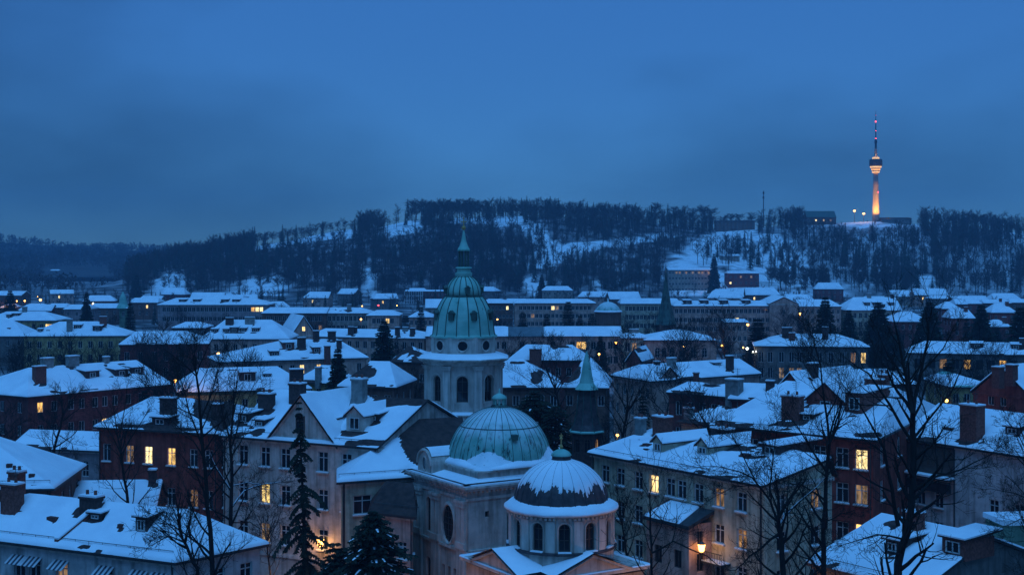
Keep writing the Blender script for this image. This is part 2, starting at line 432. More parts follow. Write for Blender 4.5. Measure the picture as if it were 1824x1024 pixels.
# ---------------------------------------------------------------- snow lying on a roof plane
BLOBS = []
def snow_h(p, cover, T, blobs):
    n = noise.noise(p * 0.23) * 0.5 + noise.noise(p * 0.9) * 0.42 + noise.noise(p * 2.7) * 0.28
    s = cover + n
    if blobs:
        x, y = proj(p)
        for bb in blobs:
            bx, by, rx, ry, k = bb[:5]
            q = ((x - bx) / rx) ** 2 + ((y - by) / ry) ** 2 if len(bb) == 5 else max(abs(x - bx) / rx, abs(y - by) / ry) ** 6
            if q < 2.2: s -= k * (1 - sstep(0.5, 1.9, q))
    return T * min(1.0, max(-0.4, s * 2.6)) + 0.02 * noise.noise(p * 1.7)
def snow_plane(mb, quad, cell, cover, T, blobs, open_edges):
    """quad: eave-left, eave-right, top-right, top-left (top may coincide); open_edges: which sides taper (bottom, right, top, left)"""
    q0, q1, q2, q3 = quad
    L = max((q1 - q0).length, (q2 - q3).length); W = max((q3 - q0).length, (q2 - q1).length)
    nu, nv = max(2, min(110, int(L / cell))), max(2, min(60, int(W / cell)))
    eu, ev = min(0.2, 0.10 / max(L, .3)), min(0.2, 0.10 / max(W, .3))
    us = sorted({0.0, eu, 1 - eu, 1.0} | {i / nu for i in range(1, nu) if eu * 1.3 < i / nu < 1 - eu * 1.3})
    vs_ = sorted({0.0, ev, 1 - ev, 1.0} | {i / nv for i in range(1, nv) if ev * 1.3 < i / nv < 1 - ev * 1.3})
    k = len(mb.v); hs = []
    for v in vs_:
        for u in us:
            p = lerp(lerp(q0, q1, u), lerp(q3, q2, u), v)
            h = snow_h(p, cover, T, blobs)
            if (open_edges[0] and v == 0) or (open_edges[1] and u == 1) or (open_edges[2] and v == 1) or (open_edges[3] and u == 0):
                h = min(h, -0.03)
            hs.append(h); mb.v.append((p.x, p.y, p.z + h))
    n = len(us)
    for j in range(len(vs_) - 1):
        for i in range(n - 1):
            a, b, c, d = j * n + i, j * n + i + 1, (j + 1) * n + i + 1, (j + 1) * n + i
            if max(hs[a], hs[b], hs[c], hs[d]) > 0.0:
                mb.f.append((k + a, k + b, k + c, k + d)); mb.m.append(0)
# ---------------------------------------------------------------- houses
WALLCOL = dict(cream=(0.62, 0.53, 0.38), white=(0.66, 0.54, 0.46), pink=(0.64, 0.39, 0.31), red=(0.31, 0.075, 0.055),
               darkred=(0.25, 0.07, 0.06), yellow=(0.52, 0.38, 0.17), grey=(0.20, 0.18, 0.165), mauve=(0.38, 0.28, 0.27),
               brown=(0.20, 0.11, 0.085), stone=(0.42, 0.35, 0.29), bluewhite=(0.60, 0.55, 0.52), green=(0.16, 0.24, 0.17))
def wallmat(w): return plaster(w + '_plaster', WALLCOL[w])
def plane_of(poly):
    n = (poly[1] - poly[0]).cross(poly[2] - poly[0])
    if n.z < 0: n = -n
    return n.normalized()
def inside(p, poly):
    s = None
    for i in range(len(poly)):
        a, b = poly[i], poly[(i + 1) % len(poly)]
        if (b - a).length < 1e-4: continue
        c = (b.x - a.x) * (p.y - a.y) - (b.y - a.y) * (p.x - a.x)
        if s is None: s = c > 0
        elif (c > 0) != s: return False
    return True
def roof_hit(px, py, planes):
    o = Vector((0, 0, CH)); d = Vector(((px - CX) / FP, 1, -(py - HY) / FP)); best = None
    for q in planes:
        n = plane_of(q); den = n.dot(d)
        if abs(den) < 1e-6: continue
        t = n.dot(q[0] - o) / den; p = o + d * t
        if t > 0 and den < 0 and inside(p, q) and (best is None or t < best[0]): best = (t, p, n)
    if best is None:
        q = planes[0]; n = plane_of(q); t = n.dot(q[0] - o) / n.dot(d); best = (t, o + d * t, n)
    return best[1], best[2]

def chimney(parent, p, ux, w, dp, h, kind='r', pots=2):
    mt = {'r': BRICK, 'g': CHIMGREY, 'd': DARKBRICK}[kind]
    mb = MB().box(p, ux, w / 2, dp / 2, p.z - 1.2, p.z + h)
    mb.box(p, ux, w / 2 + .08, dp / 2 + .08, p.z + h, p.z + h + .16)
    c = mb.build('chimney', mt, parent)
    s = MB().box(p, ux, w / 2 + .06, dp / 2 + .06, p.z + h + .162, p.z + h + .30)
    s.build('snow_cap', SNOW, c)
    if pots and w > .7:
        m2 = MB()
        for i in range(pots):
            q = p + ux * (w * (i + .5) / pots - w / 2)
            m2.lathe(q, [(.14, p.z + h + .2), (.12, p.z + h + .62)], 8)
        m2.build('chimney_pot', BRICK, c)
    return c

def dormer(parent, p, n, w, h, kind, lit, wm, style, roofmat):
    out = Vector((n.x, n.y, 0)); s = max(0.12, out.length / n.z); out = out.normalized() if out.length > 1e-4 else Vector((0, -1, 0))
    t = Vector((-out.y, out.x, 0))                      # left to right seen from outside
    if kind == 'k':                                      # low roof hatch
        mb = MB(); mb.box(p, t, w / 2, h / 2, p.z - .25, p.z + .22)
        return mb.build('roof_hatch', TILERED, parent)
    U = Vector((0, 0, 1))
    def bk(z): return -out * min((z - p.z) / s + 0.15, 6.0)
    zt = p.z + h
    a0, b0 = p - t * (w / 2) - U * .3, p + t * (w / 2) - U * .3
    a1, b1 = p - t * (w / 2) + U * h, p + t * (w / 2) + U * h
    mb = MB(); rf = MB(); sn = MB(); ov = out * .25; tk = U * .10
    if kind == 'g':
        rise = w * .42; apex = p + U * (h + rise)
        mb.poly([a0, b0, b1, apex, a1]); mb.poly([b0, b0 + bk(zt), b1 + bk(zt), b1]); mb.poly([a0, a1, a1 + bk(zt), a0 + bk(zt)])
        for sg, e1 in ((-1, a1), (1, b1)):
            lo = e1 + t * (.22 * sg) - U * (.22 * rise / (w / 2)); hi = apex
            q = [lo + ov, lo + bk(zt), hi + bk(zt + rise), hi + ov]
            for m_, off in ((rf, 0.0), (sn, .11)):
                tp = [x + U * (off + .10) for x in q]; bt = [x + U * (off + .003) for x in q]
                m_.poly(tp); m_.poly(bt)
                for i in range(4): m_.poly([bt[i], bt[(i + 1) % 4], tp[(i + 1) % 4], tp[i]])
    else:                                                # shed hood: flat front, roof falls forward a little
        rise = .22 * (h / s if h / s < 4 else 4) * min(s, .6)
        mb.poly([a0, b0, b1, a1]); mb.poly([b0, b0 + bk(zt), b1 + bk(zt), b1]); mb.poly([a0, a1, a1 + bk(zt), a0 + bk(zt)])
        B = bk(zt + rise)
        lo0, lo1 = a1 - t * .2 + ov, b1 + t * .2 + ov
        wd = 1.0 if kind == 's' else 1.0
        hi0, hi1 = a1 - t * (.2 * wd) + B + U * rise, b1 + t * (.2 * wd) + B + U * rise
        q = [lo0, lo1, hi1, hi0]
        for m_, off in ((rf, 0.0), (sn, .11)):
            tp = [x + U * (off + .10) for x in q]; bt = [x + U * (off + .003) for x in q]
            m_.poly(tp); m_.poly(bt)
            for i in range(4): m_.poly([bt[i], bt[(i + 1) % 4], tp[(i + 1) % 4], tp[i]])
    d = mb.build('dormer', wm, parent)
    rf.build('dormer_roof', roofmat, d); sn.build('snow_cover', SNOW, d)
    ww, hh = min(w * .62, 1.1), min(h * .72, 1.25)
    fm, pm, sm = win_meshes(round(ww, 1), round(hh, 1), 'far', lit, False)
    put('window', fm, d, p + U * (h * .5) + out * .055, math.atan2(t.y, t.x))
    return d

HOUSES = []; FOOT = []
def house(name, label, cat, z, eL, eR, back, ridge, wall, cols=None, rows=None, win=(1.0, 1.6), lit=None, sidelit=None,
          chim=(), dorm=(), bare=(), cover=0.72, roofmat=None, turn=False, dk=False, group=None, zb=0.0, arch=False,
          side_n=None, cornice=True, guard=None, T=0.15, gwin=None, wallm=None, snow=True, first=1.9, pitch=3.3, ridge_z=None, sides=True, pcover=None, rf=.5):
    roofmat = roofmat or TILE; lit = lit or {}; sidelit = sidelit or {}
    C0, C1 = Q(eL[0], eL[1], z), Q(eR[0], eR[1], z)
    if isinstance(back, (int, float)):
        e = (C1 - C0).normalized(); off = Vector((-e.y, e.x, 0)) * back
        if off.y < 0: off = -off
    elif back[0] == 'R': off = Q(back[1], back[2], z) - C1
    else: off = Q(back[1], back[2], z) - C0
    C = [C0, C1, C1 + off, C0 + off]
    ctr = (C[0] + C[2]) / 2; FOOT.append([ctr + (q - ctr) * 1.12 for q in C])
    R = C[1:] + C[:1] if turn else C
    m0, m1 = lerp(R[0], R[3], rf), lerp(R[1], R[2], rf); L = (m1 - m0).length
    if ridge[0] == 'p':
        ts, zs = [], []
        for px, py in (ridge[1:3], ridge[3:5]):
            k = (px - CX) / FP; dx, dy = m1.x - m0.x, m1.y - m0.y
            t = (k * m0.y - m0.x) / (dx - k * dy); t = min(1.0, max(0.0, t)); ts.append(t)
            zs.append(CH - (py - HY) / FP * (m0.y + t * dy))
        t0, t1 = ts; zr = sum(zs) / 2
    else:
        t0, t1, zr = ridge[2] / L, 1 - ridge[3] / L, z + ridge[1]
    if ridge_z: zr = ridge_z
    zr = max(zr, z + 0.6)
    if t0 < .04: t0 = 0.0
    if t1 > .96: t1 = 1.0
    if t1 < t0 + .02: t0 = t1 = (t0 + t1) / 2; t1 += .01
    r0, r1 = lerp(m0, m1, t0), lerp(m0, m1, t1); r0.z = r1.z = zr
    g0, g1 = t0 == 0.0, t1 == 1.0
    half = (R[3] - R[0]).length * rf
    HOUSES.append((name, label, [round(a) for a in C0], [round(a) for a in C1], round((C1 - C0).length, 1), round(off.length, 1), 'zr', round(zr, 1), 'pitch', round(math.degrees(math.atan2(zr - z, half)))))
    dist = ctr.y
    style = 'near' if dist < 165 else ('mid' if dist < 235 else 'far')
    near = dist < 165
    root = thing(name, label, cat, (ctr.x, ctr.y, zb), group)
    # --- walls with openings
    wm = wallm or wallmat(wall)
    e, f = (C[1] - C[0]).normalized(), (C[3] - C[0]).normalized()
    ins = .45 if dist < 300 else .35
    gi = [False] * 4
    if g0: gi[0 if turn else 3] = True
    if g1: gi[2 if turn else 1] = True
    def iv(k): return .22 if gi[k] else ins
    W = [C[0] + e * iv(3) + f * iv(0), C[1] - e * iv(1) + f * iv(0), C[2] - e * iv(1) - f * iv(2), C[3] + e * iv(3) - f * iv(2)]
    z1 = z - .06
    wmb = MB(); ww, wh = win
    if rows is None:
        rows = []; o_ = first
        while z - o_ - wh / 2 > zb + .6 and len(rows) < 6: rows.append(o_); o_ += pitch
    allw = []
    for k in range(4):
        a, b = W[k], W[(k + 1) % 4]; Lw = Vector((b.x - a.x, b.y - a.y)).length
        wins, lk = [], {}
        if k != 2 and not (k in (1, 3) and not sides):
            if k == 0 and isinstance(cols, (list, tuple)):
                us = []
                dd = Vector((b.x - a.x, b.y - a.y)) / Lw
                for px in cols:
                    kk = (px - CX) / FP; us.append((kk * a.y - a.x) / (dd.x - kk * dd.y))
            else:
                nn = cols if (k == 0 and cols is not None) else (side_n if (k != 0 and side_n is not None) else max(1, int(round(Lw / 3.3))))
                us = [Lw * (i + .5) / nn for i in range(nn)]
            for ri, ro in enumerate(rows):
                for ci, u in enumerate(us):
                    if ww / 2 + .15 < u < Lw - ww / 2 - .15:
                        lv = (lit if k == 0 else sidelit).get((ci, ri), 0)
                        if lv == -1: continue
                        if lv: lk[len(wins)] = lv
                        wins.append((u, z - ro, ww, wh, arch))
        facade(wmb, a, b, zb - 2.0, z1, wins)
        allw.append((a, b, wins, lk))
        if gi[k]:
            mid = lerp(a, b, .5 if rf == .5 else (rf if k == 1 else 1 - rf))
            wmb.poly([Vector((a.x, a.y, z1)), Vector((b.x, b.y, z1)), Vector((mid.x, mid.y, zr - .24))])
    wo = wmb.build('wall', wm, root)
    for a, b, wins, lk in allw: place_windows(root, a, b, wins, style, lk, dk)
    if gwin is not None:
        k = gi.index(True); a, b = W[k], W[(k + 1) % 4]; d = Vector((b.x - a.x, b.y - a.y, 0)).normalized(); nn = Vector((d.y, -d.x, 0))
        for fr, dz, lv in gwin:
            fm, pm, sm = win_meshes(.9, 1.3, 'far', lv, dk)
            p = lerp(a, b, fr); put('window', fm, root, Vector((p.x, p.y, z + dz)) + nn * .053, math.atan2(d.y, d.x))
    if cornice:
        cm = MB(); ex = .14 if near else .12
        oc = [W[0] - (e + f) * ex, W[1] + (e - f) * ex, W[2] + (e + f) * ex, W[3] + (f - e) * ex]
        cm.prism(oc, z - .42, z - .10); cm.build('cornice', STONETRIM if wall in ('white', 'cream', 'pink', 'stone', 'bluewhite', 'mauve') else wm, root)
    # --- roof slab
    planes = [([R[0], R[1], r1, r0], (True, g1, False, g0)), ([R[2], R[3], r0, r1], (True, g0, False, g1))]
    if not g1: planes.append(([R[1], R[2], r1, r1], (True, False, False, False)))
    if not g0: planes.append(([R[3], R[0], r0, r0], (True, False, False, False)))
    rmb = MB(); D = Vector((0, 0, -.2))
    for q, _ in planes:
        qq = q if (q[2] - q[3]).length > 1e-4 else q[:3]
        rmb.poly(qq); rmb.poly([x + D for x in reversed(qq)], 1)
    edges = [(R[0], R[1]), (R[2], R[3])] + ([(R[1], r1), (r1, R[2])] if g1 else [(R[1], R[2])]) + ([(R[3], r0), (r0, R[0])] if g0 else [(R[3], R[0])])
    for a, b in edges: rmb.poly([a + D, b + D, b, a], 1)
    ro = rmb.build('roof', [roofmat, FASCIA], root)
    pl = [q for q, _ in planes]
    # --- things on the roof
    ux = (R[1] - R[0]).normalized()
    blobs = list(bare)
    rs_ = random.Random(int(C0.x * 31 + C0.y * 17))
    if dist < 320:                                       # snow that slid off here and there above the eave and beside the ridge
        for _k in range(rs_.randint(2, 5)):
            q_ = lerp(lerp(R[0], R[1], rs_.random()), lerp(r0, r1, rs_.random()), rs_.choice([.02, .04, .08, .9])); bx_, by_ = proj(q_); s_ = FP / q_.y
            blobs.append((bx_, by_, rs_.uniform(.5, 2.2) * s_, rs_.uniform(.18, .45) * s_, rs_.uniform(.7, 1.3)))
    for c in chim:
        px, py, w, h = c[:4]; kd = c[4] if len(c) > 4 else 'r'; dp = c[5] if len(c) > 5 else min(w, .8)
        p, n = roof_hit(px, py, pl)
        chimney(root, p, ux, w, dp, h, kd, 2 if near else 0)
        s = FP / p.y; blobs.append((px, py + .3 * s, w * .75 * s, .5 * s, .9))
    for c in dorm:
        px, py, w, h, kd = c[:5]; lv = c[5] if len(c) > 5 else 0
        p, n = roof_hit(px, py, pl)
        dormer(root, p, n, w, h, kd, lv, {'g': wm, 's': DARKBRICK, 'b': BRICK, 'k': TILERED}[kd], style, roofmat)
        s = FP / p.y; blobs.append((px - .2 * w * s, py + .1 * s, w * .8 * s, .35 * s, .8))
    if snow:
        smb = MB(); cell = max(.26, dist / 330.0)
        for q, oe in planes[:1] + planes[2:] + planes[1:2]:
            pk = 'F' if q is planes[0][0] else ('B' if q is planes[1][0] else ('R' if (q[0] - R[1]).length < 1e-6 else 'L'))
            snow_plane(smb, q, cell if pk != 'B' else cell * 2.5, (pcover or {}).get(pk, cover), T if near else T * 1.25, blobs, oe)
        smb.build('snow_cover', SNOW, ro, smooth=True)
    if guard or (guard is None and near):
        gm = MB(); a, b = C[0], C[1]; inn = (C[3] - C[0]).normalized(); n0 = plane_of(pl[0]) if not turn else plane_of(pl[0])
        if not turn:
            up = (r0 + r1) / 2 - (R[0] + R[1]) / 2; perp = Vector((-(b - a).y, (b - a).x, 0)).normalized()
            sl = (zr - z) / half; st = perp * .55 + Vector((0, 0, .55 * sl))
            A, B = lerp(a, b, .03) + st, lerp(a, b, .97) + st; U = Vector((0, 0, .30))
            gm.tube([A + U, B + U], .025, 4); nn = int((B - A).length / 1.3)
            for i in range(nn + 1):
                p = lerp(A, B, i / nn); gm.tube([p - Vector((0, 0, .1)), p + U * 1.1], .018, 3)
            gm.build('snow_guard', DARKMETAL, root)
    if near and cols is not None:
        for fr in (.012, .988):
            a, b = W[0], W[1]; dd = (b - a).normalized(); q = lerp(a, b, fr) + Vector((dd.y, -dd.x, 0)) * .1
            MB().tube([Vector((q.x, q.y, zb - .1)), Vector((q.x, q.y, z - .25))], .06, 6).build('downpipe', DARKMETAL, root)
    if chim and dist < 300:
        px, py = chim[0][:2]; q, n_ = roof_hit(px + 6, py, pl); hgt = chim[0][3] + 1.6
        am = MB().tube([q - Vector((0, 0, .5)), q + Vector((0, 0, hgt))], .025, 4)
        for k in range(4):
            w_ = .55 - .09 * k; am.box(q, Vector((.8, .6, 0)), w_, .012, q.z + hgt - .15 - .2 * k, q.z + hgt - .12 - .2 * k)
        am.build('aerial', DARKMETAL, root)
    return dict(root=root, C=C, W=W, R=R, r0=r0, r1=r1, planes=pl, z=z, zr=zr, wm=wm, roof=ro, style=style)

def downpipe(h, px_edge, k=0, fr=.97):
    a, b = h['W'][k], h['W'][(k + 1) % 4]; d = (b - a).normalized(); n = Vector((d.y, -d.x, 0))
    p = lerp(a, b, fr) + n * .1
    MB().tube([Vector((p.x, p.y, -.1)), Vector((p.x, p.y, h['z'] - .25))], .07, 6).build('downpipe', DARKMETAL, h['root'])
# ---------------------------------------------------------------- ground and hills
rnd = random.Random(7)
gm = MB(); N = 40
xs = [-9000, -4000, -2000, -1000] + [-600 + 30 * i for i in range(41)] + [1000, 2000, 4000, 9000]
ys = [-600, -200] + [30 * i for i in range(0, 40)] + [1500, 2500, 5000, 12000]
for j, y in enumerate(ys):
    for i, x in enumerate(xs):
        gm.v.append((x, y, 0.12 * noise.noise(Vector((x * .03, y * .03, 0))) if abs(x) < 700 and 0 < y < 1200 else 0.0))
for j in range(len(ys) - 1):
    for i in range(len(xs) - 1):
        k = j * len(xs) + i; gm.f.append((k, k + 1, k + 1 + len(xs), k + len(xs))); gm.m.append(0)
tag(gm.build('ground', GROUND), None, None, kind='structure')

RIDGE_Y = 1300.0
RIDGE = [(-400, 545), (150, 545), (215, 530), (250, 508), (290, 478), (340, 460), (450, 440), (520, 428), (600, 411), (680, 404), (730, 393),
         (820, 388), (900, 384), (1000, 388), (1100, 394), (1180, 399), (1270, 410), (1350, 406), (1420, 400), (1500, 397), (1560, 394),
         (1620, 399), (1700, 405), (1760, 408), (1824, 416), (1950, 430), (2300, 470), (2700, 545)]
def hill_z(x, y):
    px = CX + x / RIDGE_Y * FP
    zr = max(0.0, CH - (interp(RIDGE, px) - HY) / FP * RIDGE_Y)
    yf = 985 + 35 * noise.noise(Vector((x * .006, 3.1, 0))) + 40 * sstep(400, 120, px)
    s = (y - yf) / (RIDGE_Y - yf)
    if s <= 0: return -1.5
    if s <= 1: pr = s ** 1.15 * (1 - .25 * s) / .75
    else: pr = 1 - .35 * sstep(1.08, 2.6, s)
    n = noise.noise(Vector((x * .011, y * .009, 1.7))) * 9 + noise.noise(Vector((x * .035, y * .03, 5.2))) * 3
    w = math.sin(math.pi * min(1, s)) if s < 1 else 0.0
    return -1.5 * (1 - sstep(0, .05, s)) + zr * pr + n * w * min(1, zr / 40)
hm = MB(); hx = [-760 + 7 * i for i in range(290)]; hy = [930 + 5 * i for i in range(86)] + [1380 + 40 * i for i in range(14)]
for y in hy:
    for x in hx: hm.v.append((x, y, hill_z(x, y)))
for j in range(len(hy) - 1):
    for i in range(len(hx) - 1):
        k = j * len(hx) + i; hm.f.append((k, k + 1, k + 1 + len(hx), k + len(hx))); hm.m.append(0)
def inpoly(x, y, P):
    r = False
    for i in range(len(P)):
        (a, b), (c, d) = P[i], P[i - 1]
        if (b > y) != (d > y) and x < (c - a) * (y - b) / (d - b) + a: r = not r
    return r
# open snow: meadow strips, the ski-run like clearing, gullies (outlines as they appear on the slope)
CLEAR = [([(925, 392), (945, 392), (975, 412), (992, 432), (1060, 430), (1120, 424), (1190, 414), (1205, 422), (1130, 435), (1060, 446), (1010, 452), (985, 476), (948, 478), (957, 452), (940, 425)], .25),
         ([(1205, 455), (1250, 420), (1330, 414), (1400, 418), (1420, 450), (1460, 485), (1500, 520), (1470, 530), (1380, 525), (1345, 500), (1280, 470), (1230, 480), (1195, 478)], .6),
         ([(450, 432), (520, 420), (600, 405), (640, 402), (640, 422), (580, 428), (500, 440), (455, 445)], .08), ([(685, 395), (755, 390), (752, 412), (700, 424), (685, 420)], .06), ([(800, 385), (930, 385), (930, 397), (900, 405), (850, 397), (800, 397)], .45),
         ([(255, 535), (275, 500), (300, 485), (335, 490), (330, 520), (310, 540)], .10), ([(385, 535), (420, 505), (500, 488), (515, 500), (500, 535)], .15), ([(1635, 495), (1662, 490), (1672, 535), (1640, 540)], .03), ([(1480, 500), (1505, 515), (1540, 545), (1480, 545)], .3),
         ([(930, 500), (960, 490), (985, 520), (990, 540), (950, 540)], .1), ([(645, 480), (665, 480), (668, 530), (650, 530)], .1), ([(1500, 395), (1640, 395), (1640, 405), (1500, 405)], .05), ([(1180, 470), (1200, 465), (1220, 480), (1190, 490)], .1), ([(1062, 500), (1072, 495), (1082, 540), (1068, 540)], .05),
         ([(1795, 410), (1830, 416), (1860, 440), (1830, 440)], .3), ([(1185, 478), (1365, 486), (1365, 535), (1185, 535)], .0), ([(1270, 385), (1350, 385), (1350, 418), (1270, 418)], .0), ([(1430, 372), (1500, 372), (1500, 400), (1430, 400)], .0), ([(1512, 370), (1630, 370), (1630, 400), (1512, 400)], .0)]
hill = hm.build('hill', HILLGROUND, smooth=True); tag(hill, None, None, kind='structure')
def open_at(x, y, z):
    px, py = CX + x / y * FP, HY + (CH - z) / y * FP
    jx = 9 * noise.noise(Vector((x * .05, y * .05, 1))) + 6 * noise.noise(Vector((x * .15, y * .15, 4))); jy = 5 * noise.noise(Vector((x * .06, y * .06, 8)))
    o_ = 1.0 if any(inpoly(px + jx, py + jy, P_) for P_, c_ in CLEAR) else 0.0
    return max(o_, .6 * sstep(1330, 1440, px) * (.6 + .6 * noise.noise(Vector((x * .02, y * .02, 2)))))
at_ = hill.data.attributes.new('open', 'FLOAT', 'POINT')
at_.data.foreach_set('value', [open_at(*v) for v in hm.v])


FAR_Y = 2600.0
FAR = [(-600, 428), (-200, 428), (0, 431), (60, 437), (130, 449), (170, 447), (250, 446), (310, 449), (420, 446), (600, 452), (900, 470), (1400, 500), (2400, 500)]
def far_z(x, y):
    px = CX + x / FAR_Y * FP
    zr = CH - (interp(FAR, px) - HY) / FP * FAR_Y
    s = (y - 1750) / (FAR_Y - 1750)
    if s <= 0: return -3
    return max(-3, zr * (s if s < 1 else 1 - .3 * (s - 1)) + 6 * noise.noise(Vector((x * .005, y * .005, 9))) * math.sin(math.pi * min(1, s)))
fm_ = MB(); fx = [-1900 + 40 * i for i in range(80)]; fy = [1740 + 45 * i for i in range(30)]
for y in fy:
    for x in fx: fm_.v.append((x, y, far_z(x, y)))
for j in range(len(fy) - 1):
    for i in range(len(fx) - 1):
        k = j * len(fx) + i; fm_.f.append((k, k + 1, k + 1 + len(fx), k + len(fx))); fm_.m.append(0)
tag(fm_.build('distant_hill', FARWOOD, smooth=True), None, None, kind='structure')

# ---------------------------------------------------------------- houses of the foreground
h = house('house', 'pale house under wide snowy roof, striped awnings over its windows', 'house', 10, (-70, 955), (312, 1002), ('R', 480, 968),
      ('p', 20, 874, 335, 914), 'bluewhite', cols=[35, 62, 110, 190, 250, 285], rows=[1.9, 5.2], win=(1.1, 1.5),
      lit={(1, 0): 0, (2, 0): 3, (3, 0): 0}, side_n=3, chim=[(22, 908, 1.5, 1.9, 'r', 1.0), (163, 908, 1.6, .9, 'd', .9), (30, 872, 1.1, 1.3, 'r')],
      dorm=[(252, 948, 1.1, 1.1, 's'), (95, 925, .9, .5, 'k'), (215, 938, .4, .3, 'k'), (170, 925, 1.1, .45, 's')],
      bare=[(150, 915, 22, 14, 1.1)], cover=.9)
# red fire wall that climbs the roof of this house
q = h['planes'][0]; A, _ = roof_hit(100, 968, h['planes']); B, _ = roof_hit(183, 899, h['planes'])
fw = MB(); t = (q[1] - q[0]).normalized() * .18
for s0, s1, m_, zo, zi in ((-1, 1, 0, -.4, .34), (-1.3, 1.3, 1, .342, .46)):
    a0, b0 = A + t * s0, B + t * s0; a1, b1 = A + t * s1, B + t * s1; U = Vector((0, 0, 1))
    lo = [a0 + U * zo, a1 + U * zo, b1 + U * zo, b0 + U * zo]; hi = [a0 + U * zi, a1 + U * zi, b1 + U * zi, b0 + U * zi]
    fw.poly(lo, m_); fw.poly(hi, m_)
    for i in range(4): fw.poly([lo[i], lo[(i + 1) % 4], hi[(i + 1) % 4], hi[i]], m_)
fw.build('fire_wall', [BRICK, SNOW], h['root'])
# awnings: separate stripes
a, b = h['W'][0], h['W'][1]; d = (b - a).normalized(); nn = Vector((d.y, -d.x, 0))
for px in (35, 62, 110, 190, 250, 285):
    kk = (px - CX) / FP; u = (kk * a.y - a.x) / (d.x - kk * d.y)
    if u > (b - a).length - .8: continue
    aw = MB(); c = Vector((a.x, a.y, 9.05)) + d * u
    for i in range(7):
        x0, x1 = -.75 + 1.5 * i / 7, -.75 + 1.5 * (i + 1) / 7
        p = [c + d * x0 + nn * .02, c + d * x1 + nn * .02, c + d * x1 + nn * .85 - Vector((0, 0, .55)), c + d * x0 + nn * .85 - Vector((0, 0, .55))]
        aw.poly([p[0], p[3], p[2], p[1]], i % 2); lo = [x - Vector((0, 0, .03)) for x in p]; aw.poly(lo, i % 2)
        aw.poly([p[3], lo[3], lo[2], p[2]], i % 2)
    aw.build('awning', [STRIPE_LT, STRIPE_DK], h['root'])

house('house', 'snowy hipped roof at the picture edge behind the awning house', 'house', 11.5, (-270, 876), (97, 870), 13, ('h', 4.3, 5, 8.5), 'brown',
      cols=5, dorm=[(17, 830, .5, .4, 'k'), (57, 848, .5, .4, 'k')], cover=.95)
house('shed', 'low snowy lean-to roof between the awning house and the big red house', 'shed', 8.2, (105, 908), (279, 905), 7, ('h', 2.0, 0, 0), 'brown',
      cols=3, rows=[2.0], chim=[(272, 856, .7, .9, 'd')], cover=.9, guard=False)
house('house', 'small mauve house with dark round-headed windows beside the red house', 'house', 6.5, (16, 797), (178, 803), 9, ('p', 52, 775, 178, 762), 'mauve',
      cols=[58, 80, 105, 127, 152], rows=[2.4], win=(1.0, 2.1), arch=True, cover=.9)
h = house('apartment_house', 'big dark red house with two lit windows below a snowy roof', 'house', 12, (166, 760), (389, 773), 13, ('p', 270, 709, 404, 713), 'red',
      cols=[190, 231, 264, 305, 345, 372], rows=[2.9, 7.4, 10.4], win=(1.1, 2.0), lit={(1, 0): 3, (2, 0): 2, (3, 0): 1, (4, 1): 3},
      chim=[(300, 745, 1.7, 2.2, 'd', 1.0), (388, 742, 1.0, 1.3, 'd')], dorm=[(285, 757, 2.2, .8, 's')],
      bare=[(380, 725, 34, 22, 1.6), (395, 755, 22, 14, 1.1), (290, 757, 30, 10, .9)])
h = house('apartment_house', 'large white house with triangular pediment gable and tall windows', 'house', 14.3, (389, 775), (672, 798), ('R', 845, 762),
      ('p', 404, 712, 757, 692), 'white', cols=[433, 472, 508, 575, 617], rows=[1.75, 5.25, 9.0], win=(1.15, 1.9),
      lit={(1, 1): 1, (1, 2): 3, (0, 0): 0}, side_n=3,
      chim=[(475, 727, 1.4, 1.3, 'd', 1.0), (530, 716, 1.4, 1.7, 'd', 1.0), (640, 716, 1.3, 2.1, 'g', .9)],
      dorm=[(632, 768, 1.9, 1.5, 'g'), (433, 752, 1.3, .8, 's'), (594, 730, 1.0, .55, 's'), (592, 757, 1.2, .6, 's'), (664, 750, 1.2, .6, 's'), (462, 760, 1.1, .6, 's')],
      bare=[(712, 702, 52, 16, 1.9), (690, 715, 16, 10, 1.0), (742, 712, 14, 12, 1.0), (432, 730, 28, 14, .8), (395, 735, 22, 24, .9)], cover=.75)
WHITE = h
# pediment gable standing on the front wall, its own little roof running back to the ridge
a, b = h['W'][0], h['W'][1]; d = (b - a).normalized(); nn = Vector((d.y, -d.x, 0))
def on_front(px, z, out=0.0):
    kk = (px - CX) / FP; u = (kk * a.y - a.x) / (d.x - kk * d.y); p = a + d * u + nn * out
    return Vector((p.x, p.y, z))
pl_, pr_ = on_front(480, 14.15, .12), on_front(600, 14.15, .12)
ap = (pl_ + pr_) / 2; apz = CH - (706 - HY) / FP * ap.y; ap.z = apz
pg = MB(); pg.poly([pl_, pr_, ap]); pg.poly([x - nn * .4 for x in (pl_, pr_, ap)])
po = pg.build('pediment', h['wm'], h['root'])
tr = MB()
for q0, q1 in ((pl_, ap), (pr_, ap), (pl_, pr_)):
    tr.tube([q0 + nn * .06, q1 + nn * .06], .13, 4)
tr.build('pediment_moulding', STONETRIM, po)
back_ = ap - nn * 8.6
rf, sn = MB(), MB()
